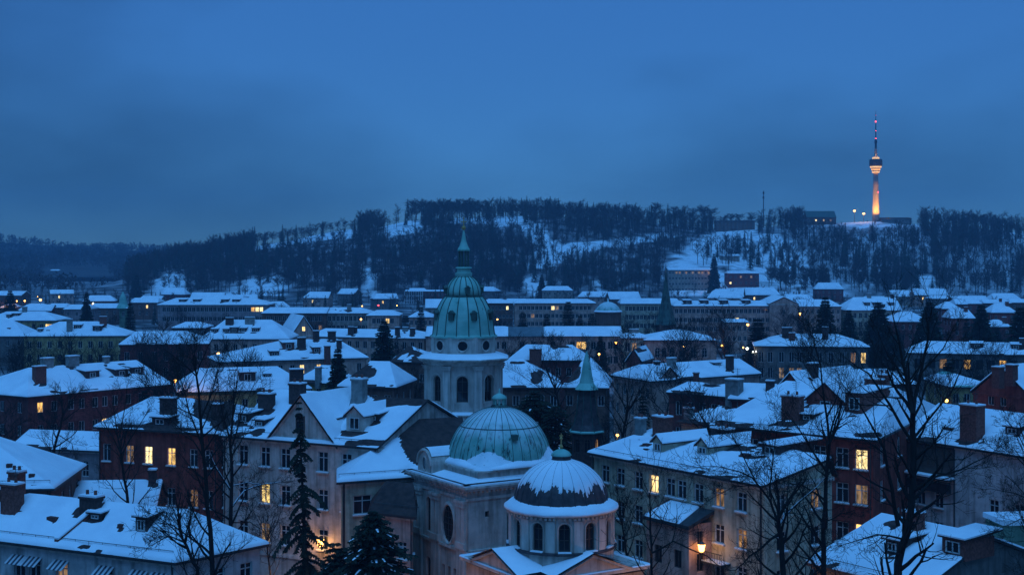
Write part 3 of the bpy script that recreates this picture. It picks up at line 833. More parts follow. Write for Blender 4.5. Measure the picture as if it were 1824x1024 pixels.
for e0, sg in ((pl_, -1), (pr_, 1)):
    ev = e0 + d * (.3 * sg) - Vector((0, 0, .15)) + nn * .3
    hi0 = ap + nn * .3 + Vector((0, 0, .12)); hi1 = back_ + Vector((0, 0, .12)); lo1 = e0 - nn * .6 + Vector((0, 0, .2))
    rf.poly([ev, lo1, hi1, hi0]); rf.poly([x - Vector((0, 0, .12)) for x in (ev, lo1, hi1, hi0)])
    qd = [ev, lo1, hi1, hi0] if sg > 0 else [lo1, ev, hi0, hi1]
    snow_plane(sn, qd, .4, .72, .13, [(617, 700, 10, 9, .8)], (False, False, False, False))
ro = rf.build('pediment_roof', TILE, h['root']); sn.build('snow_cover', SNOW, ro, smooth=True)
fm, pm, sm = win_meshes(1.0, 1.6, 'near', 0, True)
o = put('window', fm, h['root'], lerp(pl_, pr_, .48) + Vector((0, 0, 1.75)) + nn * .05, math.atan2(d.y, d.x)); sub('pane', pm, o)
downpipe(h, 0, 0, .985)
MB().box((a + b) / 2 + nn * .07, d, (b - a).length / 2 - .05, .07, 3.2, 3.5).build('string_course', STONETRIM, h['root'])

h = house('church_wing', 'low pale church wing with half bare snowy roof beside the white house', 'house', 11.9, (599, 859), (854, 841), ('L', 599, 816), ('h', 4.3, 7.0, 1), 'cream',
      cols=[646, 704], rows=[2.2], win=(1.7, 1.7), side_n=0, cover=.75,
      bare=[(800, 775, 78, 48, 2.0), (752, 800, 26, 30, 1.2), (770, 745, 20, 12, 1)])
downpipe(h, 0, 0, .02)
house('annex', 'low annex with dark almost bare roof against the church front', 'house', 10, (655, 911), (742, 921), ('R', 744, 898), ('h', 2.3, 1.8, .4), 'pink', cols=2, rows=[3.0], win=(.9, 1.5), cover=-.42, T=.1)

# ---------------------------------------------------------------- houses right of the church
h = house('apartment_house', 'long cream apartment house with low snowy roof and one bright window', 'house', 13.5, (1045, 805), (1358, 865), ('R', 1492, 846),
      ('p', 1161, 762, 1488, 817), 'cream', cols=[1078, 1105, 1137, 1165, 1194, 1214, 1244, 1281, 1321], rows=[1.75, 4.75, 7.8, 10.8], win=(1.15, 1.6),
      lit={(3, 0): 2, (7, 0): 3, (8, 1): 3, (5, 1): -1, (4, 1): -1, (6, 1): -1, (3, 1): -1, (5, 2): -1, (4, 2): -1, (6, 2): -1, (3, 2): -1, (5, 3): -1, (4, 3): -1, (6, 3): -1, (3, 3): -1},
      sidelit={(1, 0): 3}, side_n=2, dk=False, rf=.92,
      chim=[(1180, 773, 1.7, 1.5, 'r', 1.0), (1287, 790, 2.0, 1.2, 'd', 1.0), (1141, 772, .8, 1.3, 'g')],
      dorm=[(1172, 806, 1.3, 1.0, 'g'), (1252, 811, 1.4, .9, 'g'), (1328, 812, .8, .5, 'k'), (1372, 810, 1.9, .8, 's'), (1153, 794, .8, .5, 'k')],
      cover=.95, bare=[(1225, 792, 24, 8, .5)])
CREAM = h
downpipe(h, 0, 0, .985); downpipe(h, 0, 0, .012)
# projecting bay with its own snowy roof, and a balcony
a, b = h['W'][0], h['W'][1]; d = (b - a).normalized(); nn = Vector((d.y, -d.x, 0))
p0, p1 = on_front(1192, 0), on_front(1268, 0)
bay = MB(); P = [p0 + nn * 2.6, p1 + nn * 2.6, p1, p0]
wl_ = [(.9, 9.0 - 2.0, .95, 1.5, False), (2.7, 7.0, .95, 1.5, False), (.9, 3.8, .95, 1.5, False), (2.7, 3.8, .95, 1.5, False)]
Lb = (P[1] - P[0]).length; wl_ = [(Lb * .28, 6.6, .95, 1.5, False), (Lb * .74, 6.6, .95, 1.5, False), (Lb * .28, 3.4, .95, 1.5, False), (Lb * .74, 3.4, .95, 1.5, False)]
facade(bay, P[0], P[1], 0, 9.6, wl_); sd = [(1.3, 8.4, .7, 1.2, False), (1.3, 6.4, .8, 1.5, False), (1.3, 3.4, .8, 1.5, False)]
facade(bay, P[1], P[2], 0, 9.6, sd); facade(bay, P[3], P[0], 0, 9.6, [])
BAYP = list(P)
bo = bay.build('bay', wallmat('pink'), h['root'])
for (aa, bb, ws, lk) in ((P[0], P[1], wl_, {}), (P[1], P[2], sd, {})):
    dd = (bb - aa).normalized(); ii = Vector((-dd.y, dd.x, 0))
    for k, (u, zc, w_, h_, _a) in enumerate(ws):
        fm, pm, sm = win_meshes(w_, h_, 'far', lk.get(k, 0), True)
        put('window', fm, bo, Vector((aa.x, aa.y, 0)) + dd * u + ii * .16 + Vector((0, 0, zc)), math.atan2(dd.y, dd.x))
U = Vector((0, 0, 1))
E = [P[0] + nn * .3 - d * .3 + U * 9.6, P[1] + nn * .3 + d * .3 + U * 9.6, P[2] + d * .3 + U * 10.6, P[3] - d * .3 + U * 10.6]
rb = MB(); rb.poly(E); rb.poly([x - U * .3 for x in E])
for i in range(4): rb.poly([E[i] - U * .3, E[(i + 1) % 4] - U * .3, E[(i + 1) % 4], E[i]])
br = rb.build('bay_roof', [DARKMETAL], h['root'])
sb = MB(); snow_plane(sb, [lerp(E[0], E[1], .04), lerp(E[0], E[1], .8), lerp(E[3], E[2], .7), lerp(E[3], E[2], .1)], .3, .55, .16, [], (True, True, True, True)); sb.build('snow_cover', SNOW, br, smooth=True)
pb = on_front(1283, 0); bl = MB().box(pb + nn * .55, d, 1.2, .55, 6.35, 6.5); bl.box(pb + nn * 1.02, d, 1.2, .03, 7.3, 7.36)
for i in range(13): q = pb + nn * 1.02 + d * (-1.15 + i * .19); bl.box(q, d, .015, .015, 6.5, 7.3)
bl.build('balcony', DARKMETAL, h['root'])
MB().box(pb + nn * .55, d, 1.15, .5, 6.502, 6.58).build('balcony_snow', SNOW, h['root'])

h = house('apartment_house', 'dark red house with one bright window and wide snowy roof with gables', 'house', 14.6, (1264, 756), (1561, 784), ('R', 1674, 727),
      ('p', 1400, 690, 1597, 683), 'red', cols=[1300, 1340, 1380, 1420, 1460, 1500, 1534], rows=[2.0, 5.3, 9.0, 12], win=(1.3, 1.9),
      lit={(6, 0): 2, (6, 1): 3, (6, 2): 2}, side_n=4, chim=[(1412, 745, 1.9, 2.1, 'r', 1.2), (1560, 695, 2.0, 1.0, 'r', .9), (1575, 694, .9, 1.4, 'r')],
      dorm=[(1522, 737, 2.0, 2.0, 'b'), (1437, 748, 1.2, .5, 's'), (1470, 722, 4.2, .5, 'g')], cover=.9)
house('house', 'red gabled house with steep snow slope behind the bright-window red house', 'house', 14, (1366, 709), (1448, 717), 14, ('h', 3.4, 0, 1), 'red', turn=True, cols=2, rows=[2.2],
      chim=[(1448, 668, 1.3, 1.3, 'd')], cover=.95, gwin=[(.72, .5, 0)])
house('apartment_house', 'dark red house with four pale-framed windows under a flat snowy roof', 'house', 13, (1186, 698), (1300, 707), 11, ('p', 1222, 681, 1318, 688), 'darkred',
      cols=[1209, 1230, 1251, 1272], rows=[2.1, 5.6], win=(1.05, 1.9), chim=[(1308, 716, 1.9, 2.8, 'g', 1.4)], cover=.95)
house('house', 'low yellowish house with snowy lean roof below the four-window red house', 'house', 12.3, (1203, 750), (1262, 757), 9, ('h', 1.8, 3, 1), 'cream', cols=2, rows=[2.0], chim=[(1227, 744, .9, 1.0, 'g')], cover=.95)
house('house', 'snowy roof house squeezed between two red houses', 'house', 13.2, (1296, 710), (1384, 714), 8, ('h', 1.6, 1, 1), 'darkred', cols=3, rows=[2], chim=[(1372, 697, 1.0, 1.2, 'd')], cover=.95)
house('apartment_house', 'pinkish L-shaped house with long snowy roof and small red front gable', 'house', 11, (1159, 679), (1357, 665), ('L', 1087, 668), ('p', 1138, 646, 1312, 645), 'pink',
      cols=[1200, 1226, 1258, 1283, 1298, 1312, 1330], rows=[2.1, 5.4], win=(1.0, 1.7), lit={(5, 0): 1}, side_n=5, chim=[(1196, 655, 1.5, 1.5, 'g'), (1170, 656, .8, 1.0, 'd'), (1300, 658, 1.2, 2.2, 'd'), (1240, 676, .7, 1.0, 'r')],
      dorm=[(1192, 675, 3.6, .4, 'g'), (1278, 651, 1.5, .4, 's')], cover=.95)
h = house('apartment_house', 'pale blue-white house with dark loggia and tall red chimney', 'house', 13, (1599, 778), (1870, 820), 12, ('p', 1676, 728, 1885, 737), 'bluewhite',
      cols=[1640, 1672, 1770, 1815], rows=[5.6, 8.9, 11.6], win=(1.15, 1.9), lit={(0, 2): 0}, chim=[(1732, 780, 2.0, 3.1, 'r', 1.3)],
      dorm=[(1803, 774, 1.6, .7, 's'), (1690, 765, 1.2, .5, 'k')], cover=.9, side_n=3)
a, b = h['W'][0], h['W'][1]; d = (b - a).normalized(); nn = Vector((d.y, -d.x, 0))
lg = MB(); p0, p1 = on_front(1604, 0), on_front(1700, 0); Lg = (p1 - p0).length
lg.box((p0 + p1) / 2 + nn * .12, d, Lg / 2, .1, 9.6, 12.7)
lo_ = lg.build('loggia', FRAMEDK, h['root'])
for i in range(6):
    c = p0 + d * (Lg * (i + .5) / 6) + nn * .235; fm, pm, sm = win_meshes(round(Lg / 6 - .25, 1), 1.9, 'far', 0, True)
    put('window', fm, lo_, Vector((c.x, c.y, 11.5)), math.atan2(d.y, d.x))
MB().box((p0 + p1) / 2 + nn * .7, d, Lg / 2 + .2, .6, 9.5, 9.62).build('canopy', DARKMETAL, h['root'])
MB().box((p0 + p1) / 2 + nn * .7, d, Lg / 2 + .15, .55, 9.622, 9.8).build('canopy_snow', SNOW, h['root'])
MB().box((p0 + p1) / 2 + nn * .3, d, Lg / 2 - .4, .25, 8.1, 9.0).build('balcony_front', DARKMETAL, h['root'])
downpipe(h, 0, 0, .385)
h = house('house', 'snowy roof with one red dormer in front of the loggia house', 'house', 10, (1435, 1001), (1640, 1052), ('R', 1879, 998), ('p', 1570, 918, 1773, 953), 'grey',
      cols=4, rows=[2.0, 5], chim=[(1628, 948, 1.2, 1.3, 'r', .9)], dorm=[(1698, 988, 1.8, 1.1, 'b'), (1590, 985, 1.2, .9, 's')], cover=.95)
h = house('house', 'snow-covered low roof with greenish rooftop box at the picture corner', 'house', 7.5, (1690, 1062), (2000, 1062), 12, ('h', 2.0, 5, 2), 'green', cols=4, rows=[2.0], cover=1.1)
bx = PD(1812, 940, 98); MB().box(bx, Vector((1, .1, 0)).normalized(), 1.7, 1.5, 7, PD(1812, 928, 98).z).build('rooftop_box', wallmat('green'), h['root'])
MB().box(bx, Vector((1, .1, 0)).normalized(), 1.85, 1.65, PD(1812, 927, 98).z, PD(1812, 918, 98).z).build('box_snow', SNOW, h['root'])

# ---------------------------------------------------------------- middle distance, left
house('apartment_house', 'long brownish red house with hipped snowy roof and two lit windows', 'house', 9, (49, 707), (308, 684), ('L', -78, 696), ('p', 51, 655, 256, 644), 'darkred',
      cols=[72, 97, 127, 146, 170, 187, 205, 229, 252], rows=[1.9, 5.6], win=(1.1, 1.7), lit={(0, 0): 1, (5, 1): 2}, side_n=4,
      chim=[(70, 680, 1.9, 2.4, 'r', 1.2), (84, 652, 1.8, 1.2, 'g', 1.2), (129, 650, 1.9, 1.4, 'g', 1.2), (189, 646, .9, .9, 'g')],
      dorm=[(165, 673, 2.6, 1.1, 's'), (217, 670, 2.6, 1.1, 's'), (245, 665, 2.4, 1.0, 's')], cover=.95)
house('house', 'yellowish house with one dark dormer on snowy hipped roof', 'house', 9.5, (315, 699), (556, 692), 13, ('p', 356, 659, 494, 652), 'yellow', cols=9, rows=[2.2, 5.4], chim=[(528, 687, 2.2, 2.6, 'd', 1.4)],
      dorm=[(441, 680, 2.6, 1.5, 's'), (476, 672, 1.1, .5, 's')], cover=.85)
house('house', 'small yellow house with snowy roof and slim grey chimney', 'house', 9, (523, 680), (592, 683), 9, ('h', 2.6, 3, 3), 'yellow', cols=4, rows=[1.8], chim=[(567, 680, .9, 2.4, 'g')], cover=.95)
house('apartment_house', 'long pink house with two lit windows and many dormers on snow', 'house', 10, (389, 645), (657, 637), 14, ('p', 506, 607, 600, 604), 'pink',
      cols=[410, 430, 450, 470, 500, 521, 538, 568, 600, 640], rows=[2.0, 5.4], win=(1.0, 1.9), lit={(6, 0): 2, (7, 0): 1},
      chim=[(537, 618, 1.7, 1.8, 'd'), (583, 640, 1.2, 2.6, 'r'), (563, 604, 1.2, 1.6, 'd'), (591, 604, 1.6, 1.5, 'd'), (604, 620, 1.0, 1.5, 'd')],
      dorm=[(514, 622, 2.4, 1.3, 'b'), (489, 634, 1.8, .9, 's'), (564, 628, 1.6, 1.0, 'b')], cover=.9)
house('apartment_house', 'pink house with half-hipped snowy roof and row of tiny dormers', 'house', 10, (356, 604), (516, 604), 15, ('p', 401, 571, 484, 570), 'pink',
      cols=9, rows=[2.2, 5.6], win=(1.1, 1.9), chim=[(409, 578, 2.0, 1.6, 'd'), (445, 577, 2.4, 1.6, 'g')], dorm=[(382, 592, 1.6, .8, 's'), (402, 592, 1.4, .8, 's'), (417, 592, 2.0, 1.2, 's'), (433, 591, 1.6, .9, 's'), (455, 591, 1.8, .9, 's')], cover=.95)
house('house', 'small gabled house with two glowing windows in its gable', 'house', 10, (519, 597), (563, 596), 16, ('h', 5.0, 0, 0), 'pink', turn=True, cols=2, rows=[2.0], lit={(0, 0): 2, (1, 0): 0}, gwin=[(.5, 1.6, 2)], cover=.9)
house('apartment_house', 'long low beige house behind the spruce with chimneys on snowy roof', 'house', 9, (544, 599), (757, 603), 14, ('p', 580, 585, 738, 589), 'pink', cols=15, rows=[2.0, 5.3], win=(1.2, 2.0),
      lit={}, chim=[(625, 596, 1.5, 2.0, 'd'), (632, 594, 1.2, 1.6, 'd'), (708, 597, 1.2, 2, 'd'), (735, 596, 1.3, 1.6, 'd'), (722, 590, 1.5, 1.0, 'g')], cover=.85)
house('house', 'dark brick house with steep half bare tented roof behind the tower', 'house', 12, (693, 644), (766, 645), 12, ('p', 727, 616, 733, 616), 'brown', cols=3, rows=[3.0], cover=.05, T=.12)
house('house', 'snowy and half bare hipped roof behind the white pediment house', 'house', 12.5, (600, 688), (706, 690), 12, ('p', 659, 645, 694, 645), 'brown', cols=4, rows=[2.0], bare=[(640, 662, 30, 14, 1.2)], cover=.72)
house('house', 'yellow house with hipped roof and three glowing windows at the picture edge', 'house', 10, (-30, 571), (101, 571), 14, ('p', 12, 555, 80, 556), 'yellow', cols=[-10, 8, 28, 39, 60, 74, 84, 90, 96], rows=[2.1, 5.5], win=(1.2, 2.0),
      lit={(2, 1): 2, (3, 1): 1, (6, 0): 2, (7, 0): 2, (8, 0): 2}, chim=[(44, 556, 1.5, 1.6, 'g')], dorm=[(15, 565, 1.4, .8, 's'), (28, 563, 2.4, .8, 's')], cover=.85)
house('house', 'ochre house with wide hipped roof, hooded dormer and two chimneys', 'house', 9, (40, 599), (226, 598), 15, ('p', 106, 574, 174, 573), 'yellow', cols=10, rows=[2.4, 6.0], win=(1.2, 1.9), chim=[(124, 590, 1.5, 3.2, 'g'), (184, 580, 1.9, 2.4, 'r')],
      dorm=[(173, 590, 2.4, 1.4, 's'), (138, 585, 2.0, .9, 's'), (86, 589, 1.0, .7, 'k'), (71, 591, 1.2, .7, 's')], cover=.9)
house('house', 'snowy roof end of a dark house below the yellow edge house', 'house', 8.5, (-80, 599), (45, 599), 14, ('h', 4, 6, 6), 'grey', cols=6, cover=.95, dorm=[(16, 585, 1.0, .6, 'k')])
house('apartment_house', 'tall dark red house with low hipped snowy roof among bare trees', 'house', 11, (211, 614), (374, 612), 15, ('p', 242, 591, 333, 591), 'darkred', cols=[226, 250, 275, 295, 323, 356], rows=[2.8, 6.5], win=(1.1, 2.2), chim=[], cover=.9)

def dh(name, label, cat, d, xl, xr, ye, yr, w, wall, cols=None, iL=3, iR=3, group=None, zb=0.0, **k):
    """a house given by its distance: eave and ridge heights follow from the photo rows"""
    z = CH - (ye - HY) / FP * d; zr = CH - (yr - HY) / FP * (d + w / 2)
    return house(name, label, cat, z, (xl, ye), (xr, ye), w, ('h', max(.7, zr - z), iL, iR), wall, cols=cols, group=group, zb=zb, **k)
dh('apartment_house', 'very long two-tone block with recessed top floor and four glowing windows', 'apartment block', 560, 279, 478, 543, 531, 18, 'mauve', cols=26, iL=6, iR=8, win=(1.5, 1.9), lit={(24, 0): 2, (23, 0): 2, (22, 0): 1, (4, 2): 1, (20, 2): 3}, pitch=4.0, cover=.8,
   dorm=[(325, 538, 3, 1, 's'), (350, 538, 3, 1, 's'), (400, 538, 3, 1, 's'), (420, 538, 3, 1, 's')])
dh('house', 'low flat-roofed hall with dark band above the long two-tone block', 'hall', 640, 365, 432, 531, 526, 16, 'grey', cols=8, iL=1, iR=1, cover=1)
dh('house', 'tiny snowy roofs among dark trees before the long block', 'house', 420, 305, 366, 584, 574, 12, 'grey', cols=5, cover=.8)
dh('church_tower', 'slender pale green church tower with copper spire beside a dark conifer', 'church tower', 450, 210, 228, 549, 547, 3.4, 'green', cols=1, iL=1.5, iR=1.5, rows=[2.0], win=(.9, 1.6), cover=.2, sides=False)
c = PD(219, 549, 451.7); sp = MB().lathe(c, [(2.3, c.z), (2.1, c.z + .4), (1.5, c.z + 1.5), (.9, c.z + 4), (.1, c.z + 5.6)], 8); 
o = sp.build('spire', COPPERLT, bpy.data.objects[[x.name for x in COL.objects if x.name.startswith('church_tower')][-1]])
MB().tube([c + Vector((0, 0, 5.5)), c + Vector((0, 0, 9.6))], .09, 5).build('finial', DARKMETAL, o.parent)
for i, (xl, xr, ye, yr, d, wl2) in enumerate([(78, 118, 548, 541, 600, 'brown'), (112, 160, 551, 543, 560, 'mauve'), (155, 212, 549, 541, 600, 'brown'), (0, 22, 548, 541, 640, 'grey'), (228, 282, 539, 531, 640, 'brown'), (40, 76, 547, 541, 660, 'brown')]):
    lab = ['brown row house under white roof left of the green spire', 'mauve row house with white roof in front of a pointed spruce', 'brown house with stepped white roofs touching the green tower', 'grey snow-roofed shed at the picture edge by street lamps', 'brown house with two orange lit windows right of the green spire', 'far brown house under the orange lamps'][i]
    dh('house', lab, 'house', d, xl, xr, ye, yr, 13, wl2, iL=1.5, iR=1.5, cover=.95, lit={(2, 0): 2, (6, 0): 2} if i == 4 else {})
dh('apartment_house', 'brown terrace under two long snowy roofs below the wooded slope', 'house', 480, 465, 582, 558, 548, 14, 'brown', cols=16, iL=2, iR=0, cover=.85, win=(1.2, 1.9), lit={(14, 1): 3})
dh('apartment_house', 'grey-brown house with streaky half-bare roof next to the terrace', 'house', 482, 582, 660, 558, 548, 14, 'stone', cols=10, iL=0, iR=4, cover=.35, win=(1.2, 1.9), chim=[(622, 552, 1.5, 1.8, 'g')])
dh('house', 'pink square house with white roof and curved chimney by dark cypress', 'house', 470, 652, 712, 562, 553, 14, 'pink', cols=7, cover=.95, lit={(4, 0): 1}, win=(1.3, 1.8))
dh('house', 'pink house with pale roof between two dark pointed conifers', 'house', 470, 727, 772, 565, 555, 14, 'pink', cols=5, cover=.9)
o = dh('office_block', 'far slab office with white grid facade below the wood', 'office', 850, 720, 754, 519, 517, 14, 'grey', cols=8, iL=0.5, iR=0.5, win=(1.3, 1.7), first=1.6, pitch=3.0, cover=1)
W_ = o['W']; d_ = (W_[1] - W_[0]).normalized(); n_ = Vector((d_.y, -d_.x, 0)); gr = MB(); Lw = (W_[1] - W_[0]).length
for i in range(9): gr.box(lerp(W_[0], W_[1], i / 8) + n_ * .2, d_, .18, .25, -1, o['z'])
for i in range(5): gr.box((W_[0] + W_[1]) / 2 + n_ * .18, d_, Lw / 2, .25, o['z'] - 3 - 3 * i, o['z'] - 2.6 - 3 * i)
gr.build('facade_grid', WHITEPAINT, o['root'])
dh('office_block', 'plain red-brown slab beside the white grid office', 'office', 852, 754, 792, 519, 517, 12, 'darkred', cols=6, iL=.5, iR=.5, cover=.8)

# ---------------------------------------------------------------- middle distance, centre and right
h = dh('apartment_house', 'long street house with snowy roof and grey bare metal section behind the copper spire', 'house', 354, 757, 1110, 599, 582, 13, 'pink', cols=[885, 898, 930, 950, 985, 1020, 1031, 1040, 1057, 1067, 1075, 1087, 1097], iL=0, iR=0, win=(1.3, 2.0), rows=[2.4, 6.2],
       lit={(7, 0): 2, (6, 0): 1}, cover=.95, bare=[(938, 591, 30, 18, 3, 'r')], chim=[], roofmat=ZINC)
rb_ = MB()
for i in range(20):
    px = 906 + i * 3.4; p = Q(px, 599, h['z']); t = (p.x - h['C'][0].x) / (h['C'][1].x - h['C'][0].x); q = lerp(h['r0'], h['r1'], t)
    rb_.tube([p + Vector((0, 0, .05)), q + Vector((0, 0, .05))], .05, 4)
rb_.build('standing_seam', ZINC, h['roof'])
dh('house', 'small cream house with flat white roof at the end of the street house', 'house', 352, 1106, 1158, 602, 592, 11, 'cream', cols=[1118, 1130, 1145], win=(1.3, 2.2), rows=[2.4], lit={(1, 0): 3}, cover=1, chim=[(1129, 593, 2.5, .8, 'g')])
dh('house', 'pinkish villa with low hipped snowy roof and round-headed windows', 'house', 350, 1147, 1279, 606, 588, 16, 'pink', cols=[1171, 1183, 1197, 1215, 1235, 1255], arch=True, iL=8, iR=8, win=(1.4, 2.6), rows=[3.2], cover=.95, lit={(3, 0): 0})
dh('apartment_house', 'long far red-brown apartment block with white flat roof', 'apartment block', 530, 915, 1062, 540, 533, 16, 'pink', cols=20, iL=3, iR=3, win=(1.3, 1.6), cover=.95, lit={(9, 0): 2, (10, 0): 3, (4, 1): 3}, pitch=3.1)
dh('apartment_house', 'short far red-brown block with mansard roof right of the tower dome', 'apartment block', 540, 860, 915, 540, 533, 14, 'brown', cols=8, iL=2, iR=5, cover=.9, lit={(6, 0): 2})
dh('apartment_house', 'pale cream far block with white roof behind the dark spire', 'apartment block', 520, 1105, 1214, 541, 532, 15, 'cream', cols=16, iL=1, iR=1, win=(1.2, 1.8), cover=1)
dh('apartment_house', 'pinkish far terrace with cluttered snowy roofs right of the dark spire', 'apartment block', 500, 1200, 1372, 545, 536, 16, 'pink', cols=22, iL=2, iR=0, win=(1.3, 1.7), cover=.5, lit={(14, 1): 2}, dorm=[(1225, 541, 3, 1.2, 's'), (1255, 541, 3, 1.2, 's'), (1290, 541, 3, 1.2, 's'), (1330, 541, 3, 1.2, 's')])
dh('house', 'tan house end with gabled snow roof beside the pinkish terrace', 'house', 498, 1370, 1423, 541, 527, 22, 'pink', cols=1, rows=[3], turn=True, iL=0, iR=0, cover=.95)
dh('house', 'low pale house washed by orange lamp light behind conifers', 'house', 500, 1424, 1500, 546, 534, 14, 'pink', cols=8, iL=0, iR=3, cover=1)
dh('house', 'flat white roof annex with orange lamp before the pinkish terrace', 'house', 430, 1292, 1334, 574, 571, 10, 'pink', cols=4, iL=.5, iR=.5, cover=1.1)
dh('apartment_house', 'cream house with big snowy gable roof and dark dormers', 'house', 500, 1507, 1608, 553, 530, 18, 'cream', cols=10, iL=5, iR=0, win=(1.2, 2.0), cover=.95, chim=[(1548, 531, 1.5, 1.6, 'g'), (1589, 531, 1.2, 1.4, 'd')], dorm=[(1545, 545, 2, 1.2, 's'), (1560, 545, 2, 1.2, 's'), (1572, 548, 2, 1.2, 's'), (1588, 545, 2, 1.2, 's')])
dh('house', 'dark red house with ragged snowy hipped roof below the cream gable house', 'house', 450, 1589, 1655, 573, 555, 14, 'darkred', cols=5, iL=5, iR=4, cover=.75)
for i, (xl, xr, ye, yr, d, wl2) in enumerate([(1678, 1712, 550, 538, 560, 'red'), (1702, 1724, 542, 533, 580, 'darkred'), (1694, 1738, 567, 551, 480, 'red'), (1766, 1812, 557, 541, 520, 'red'), (1763, 1806, 582, 570, 440, 'darkred'), (1752, 1802, 540, 534, 640, 'brown'), (1800, 1850, 539, 533, 650, 'brown'), (1722, 1750, 541, 533, 600, 'darkred'), (1660, 1694, 532, 527, 660, 'grey')]):
    lab = ['small red house with white pyramid roof near the snow gully', 'narrow dark red house behind the white pyramid roof', 'red house with white pitched roof and one dark dormer', 'red house with tall white hipped roof between two spruces', 'dark red cottage with white roof before a spruce', 'far brown house row with thin white roofs', 'far brown house half cut by the picture edge', 'dark red gable house under the forest', 'grey flat-roofed shed at the foot of the snow gully'][i]
    dh('house', lab, 'house', d, xl, xr, ye, yr, 11, wl2, iL=3 if i in (0, 3, 4) else 1, iR=3 if i in (0, 3, 4) else 1, cover=.95, chim=[(xl + (xr - xl) * .6, yr + 4, 1.2, 1.5, 'r')] if i in (2, 3, 4, 5) else ())
house('villa', 'dark stone villa with hipped snowy roof and glittering lit windows', 'house', 10, (1342, 616), (1550, 618), 18, ('p', 1402, 594, 1490, 597), 'grey', cols=[1356, 1372, 1392, 1410, 1424, 1442, 1460, 1480, 1500, 1520, 1538], rows=[2.6, 6.3], win=(1.2, 2.5),
      lit={(9, 0): 3, (10, 0): 1, (3, 1): 3, (4, 1): 3, (5, 1): 0, (2, 1): 3, (6, 1): 1}, chim=[(1402, 601, 2.4, 2.2, 'd'), (1411, 606, 1.5, 1.6, 'r'), (1470, 600, 1.4, 2.2, 'd')], cover=.85)
house('apartment_house', 'long dark house with two yellow windows under broad snowy roof', 'house', 9, (1616, 628), (1900, 634), 15, ('p', 1647, 610, 1880, 611), 'grey', cols=[1635, 1660, 1680, 1702, 1723, 1745, 1766, 1786, 1806], rows=[2.4, 6.0], win=(1.6, 2.2), lit={(4, 0): 1, (7, 0): 1, (2, 0): 3, (3, 0): 0},
      dk=True, dorm=[(1740, 620, 2.8, 1.0, 's'), (1810, 622, 2.0, 1.0, 's')], cover=.85, chim=[(1822, 618, 1.5, 1.8, 'd')])
dh('hall', 'long hall with greenish lightly snowed metal roof behind the red gabled house', 'hall', 205, 1462, 1640, 684, 657, 16, 'grey', cols=8, iL=2, iR=3, roofmat=COPPER, cover=.35, T=.06)
dh('hall', 'yellow hall with greenish snowed metal roof beside the red gable house', 'hall', 215, 1690, 1778, 689, 661, 14, 'yellow', cols=4, iL=1, iR=6, roofmat=COPPER, cover=.4, T=.06)
house('house', 'red gable house with two windows and twin chimneys on snow', 'house', 12, (1727, 697), (1838, 708), 13, ('h', 4.0, 0, 0), 'red', turn=True, cols=[1765, 1787], rows=[.9, 4.2], win=(1.0, 1.5), chim=[(1778, 676, 1.2, 1.6, 'r', 1.2), (1802, 672, 1.2, 1.6, 'r', 1.2)], cover=.95)
# behind the domes
house('house', 'brown house with one snowy slope and one bare tiled slope behind the green dome', 'house', 12, (880, 690), (1003, 690), 13, ('p', 893, 641, 932, 641), 'brown', cols=5, rows=[2], pcover={'R': .12}, bare=[(955, 672, 14, 12, 1.2)], cover=.8)
house('house', 'brown house with patchy snow roof behind the slim copper spire', 'house', 11.5, (1000, 690), (1085, 691), 12, ('h', 4.5, 5, 5), 'brown', cols=4, rows=[2], bare=[(1010, 660, 22, 20, 1.3)], cover=.65)
house('house', 'long dark roofed house with snow band and square chimney before the street house', 'house', 12, (905, 641), (1046, 642), 10, ('h', 2.4, 3, 3), 'darkred', cols=7, rows=[2.2], chim=[(954, 640, 2.2, 1.8, 'r', 1.4)], cover=.85)
house('house', 'small dark red gable peeking above the pinkish L-shaped house', 'house', 11, (1112, 645), (1145, 646), 9, ('h', 2.6, 0, 0), 'darkred', turn=True, cols=1, rows=[2], cover=.8)

# ---------------------------------------------------------------- houses on the hill
def hillbase(px, d): return hill_z((px - CX) / FP * d, d)
def hh(name, label, cat, d, xl, xr, ye, yr, w, wall, **k):
    zb = min(hillbase(xl, d), hillbase(xr, d), hillbase((xl + xr) / 2, d)) - 1
    return dh(name, label, cat, d, xl, xr, ye, yr, w, wall, zb=zb, **k)
hh('office_block', 'grey five-storey office block with lit top floor on the hill foot', 'office', 1010, 1190, 1272, 481, 477, 22, 'stone', cols=14, iL=1, iR=1, win=(1.5, 1.7), first=2.0, pitch=4.2, cover=1.1, lit={(i, 0): 3 for i in (2, 3, 5, 7, 9, 10, 12)}, sidelit={(1, 1): 2, (0, 0): 2})
hh('office_block', 'dark red block with three storeys on the snowy slope', 'house', 1015, 1296, 1353, 487, 483, 18, 'darkred', cols=6, iL=1, iR=1, win=(1.5, 1.7), pitch=4.6, first=2.6, cover=1.1, lit={(0, 1): 2, (2, 0): 3, (4, 0): 3})
hh('house', 'house with ragged snow roofs below the dark red hillside block', 'house', 900, 1262, 1345, 529, 515, 16, 'brown', cols=8, iL=6, iR=2, cover=.6)
hh('barracks', 'long low stone building at the hill crest beneath bare trees', 'building', 1285, 1275, 1345, 395, 392.5, 12, 'brown', cols=10, iL=0, iR=0, cover=-.5, win=(1.2, 1.8))
hh('house', 'hilltop house with green pitched roof and small lit windows left of the tower', 'house', 1290, 1437, 1490, 387, 376, 18, 'brown', cols=8, iL=0, iR=0, cover=-.6, roofmat=COPPERDK, win=(1.6, 1.8), rows=[3.0], lit={(2, 0): 2, (4, 0): 2, (6, 0): 3})
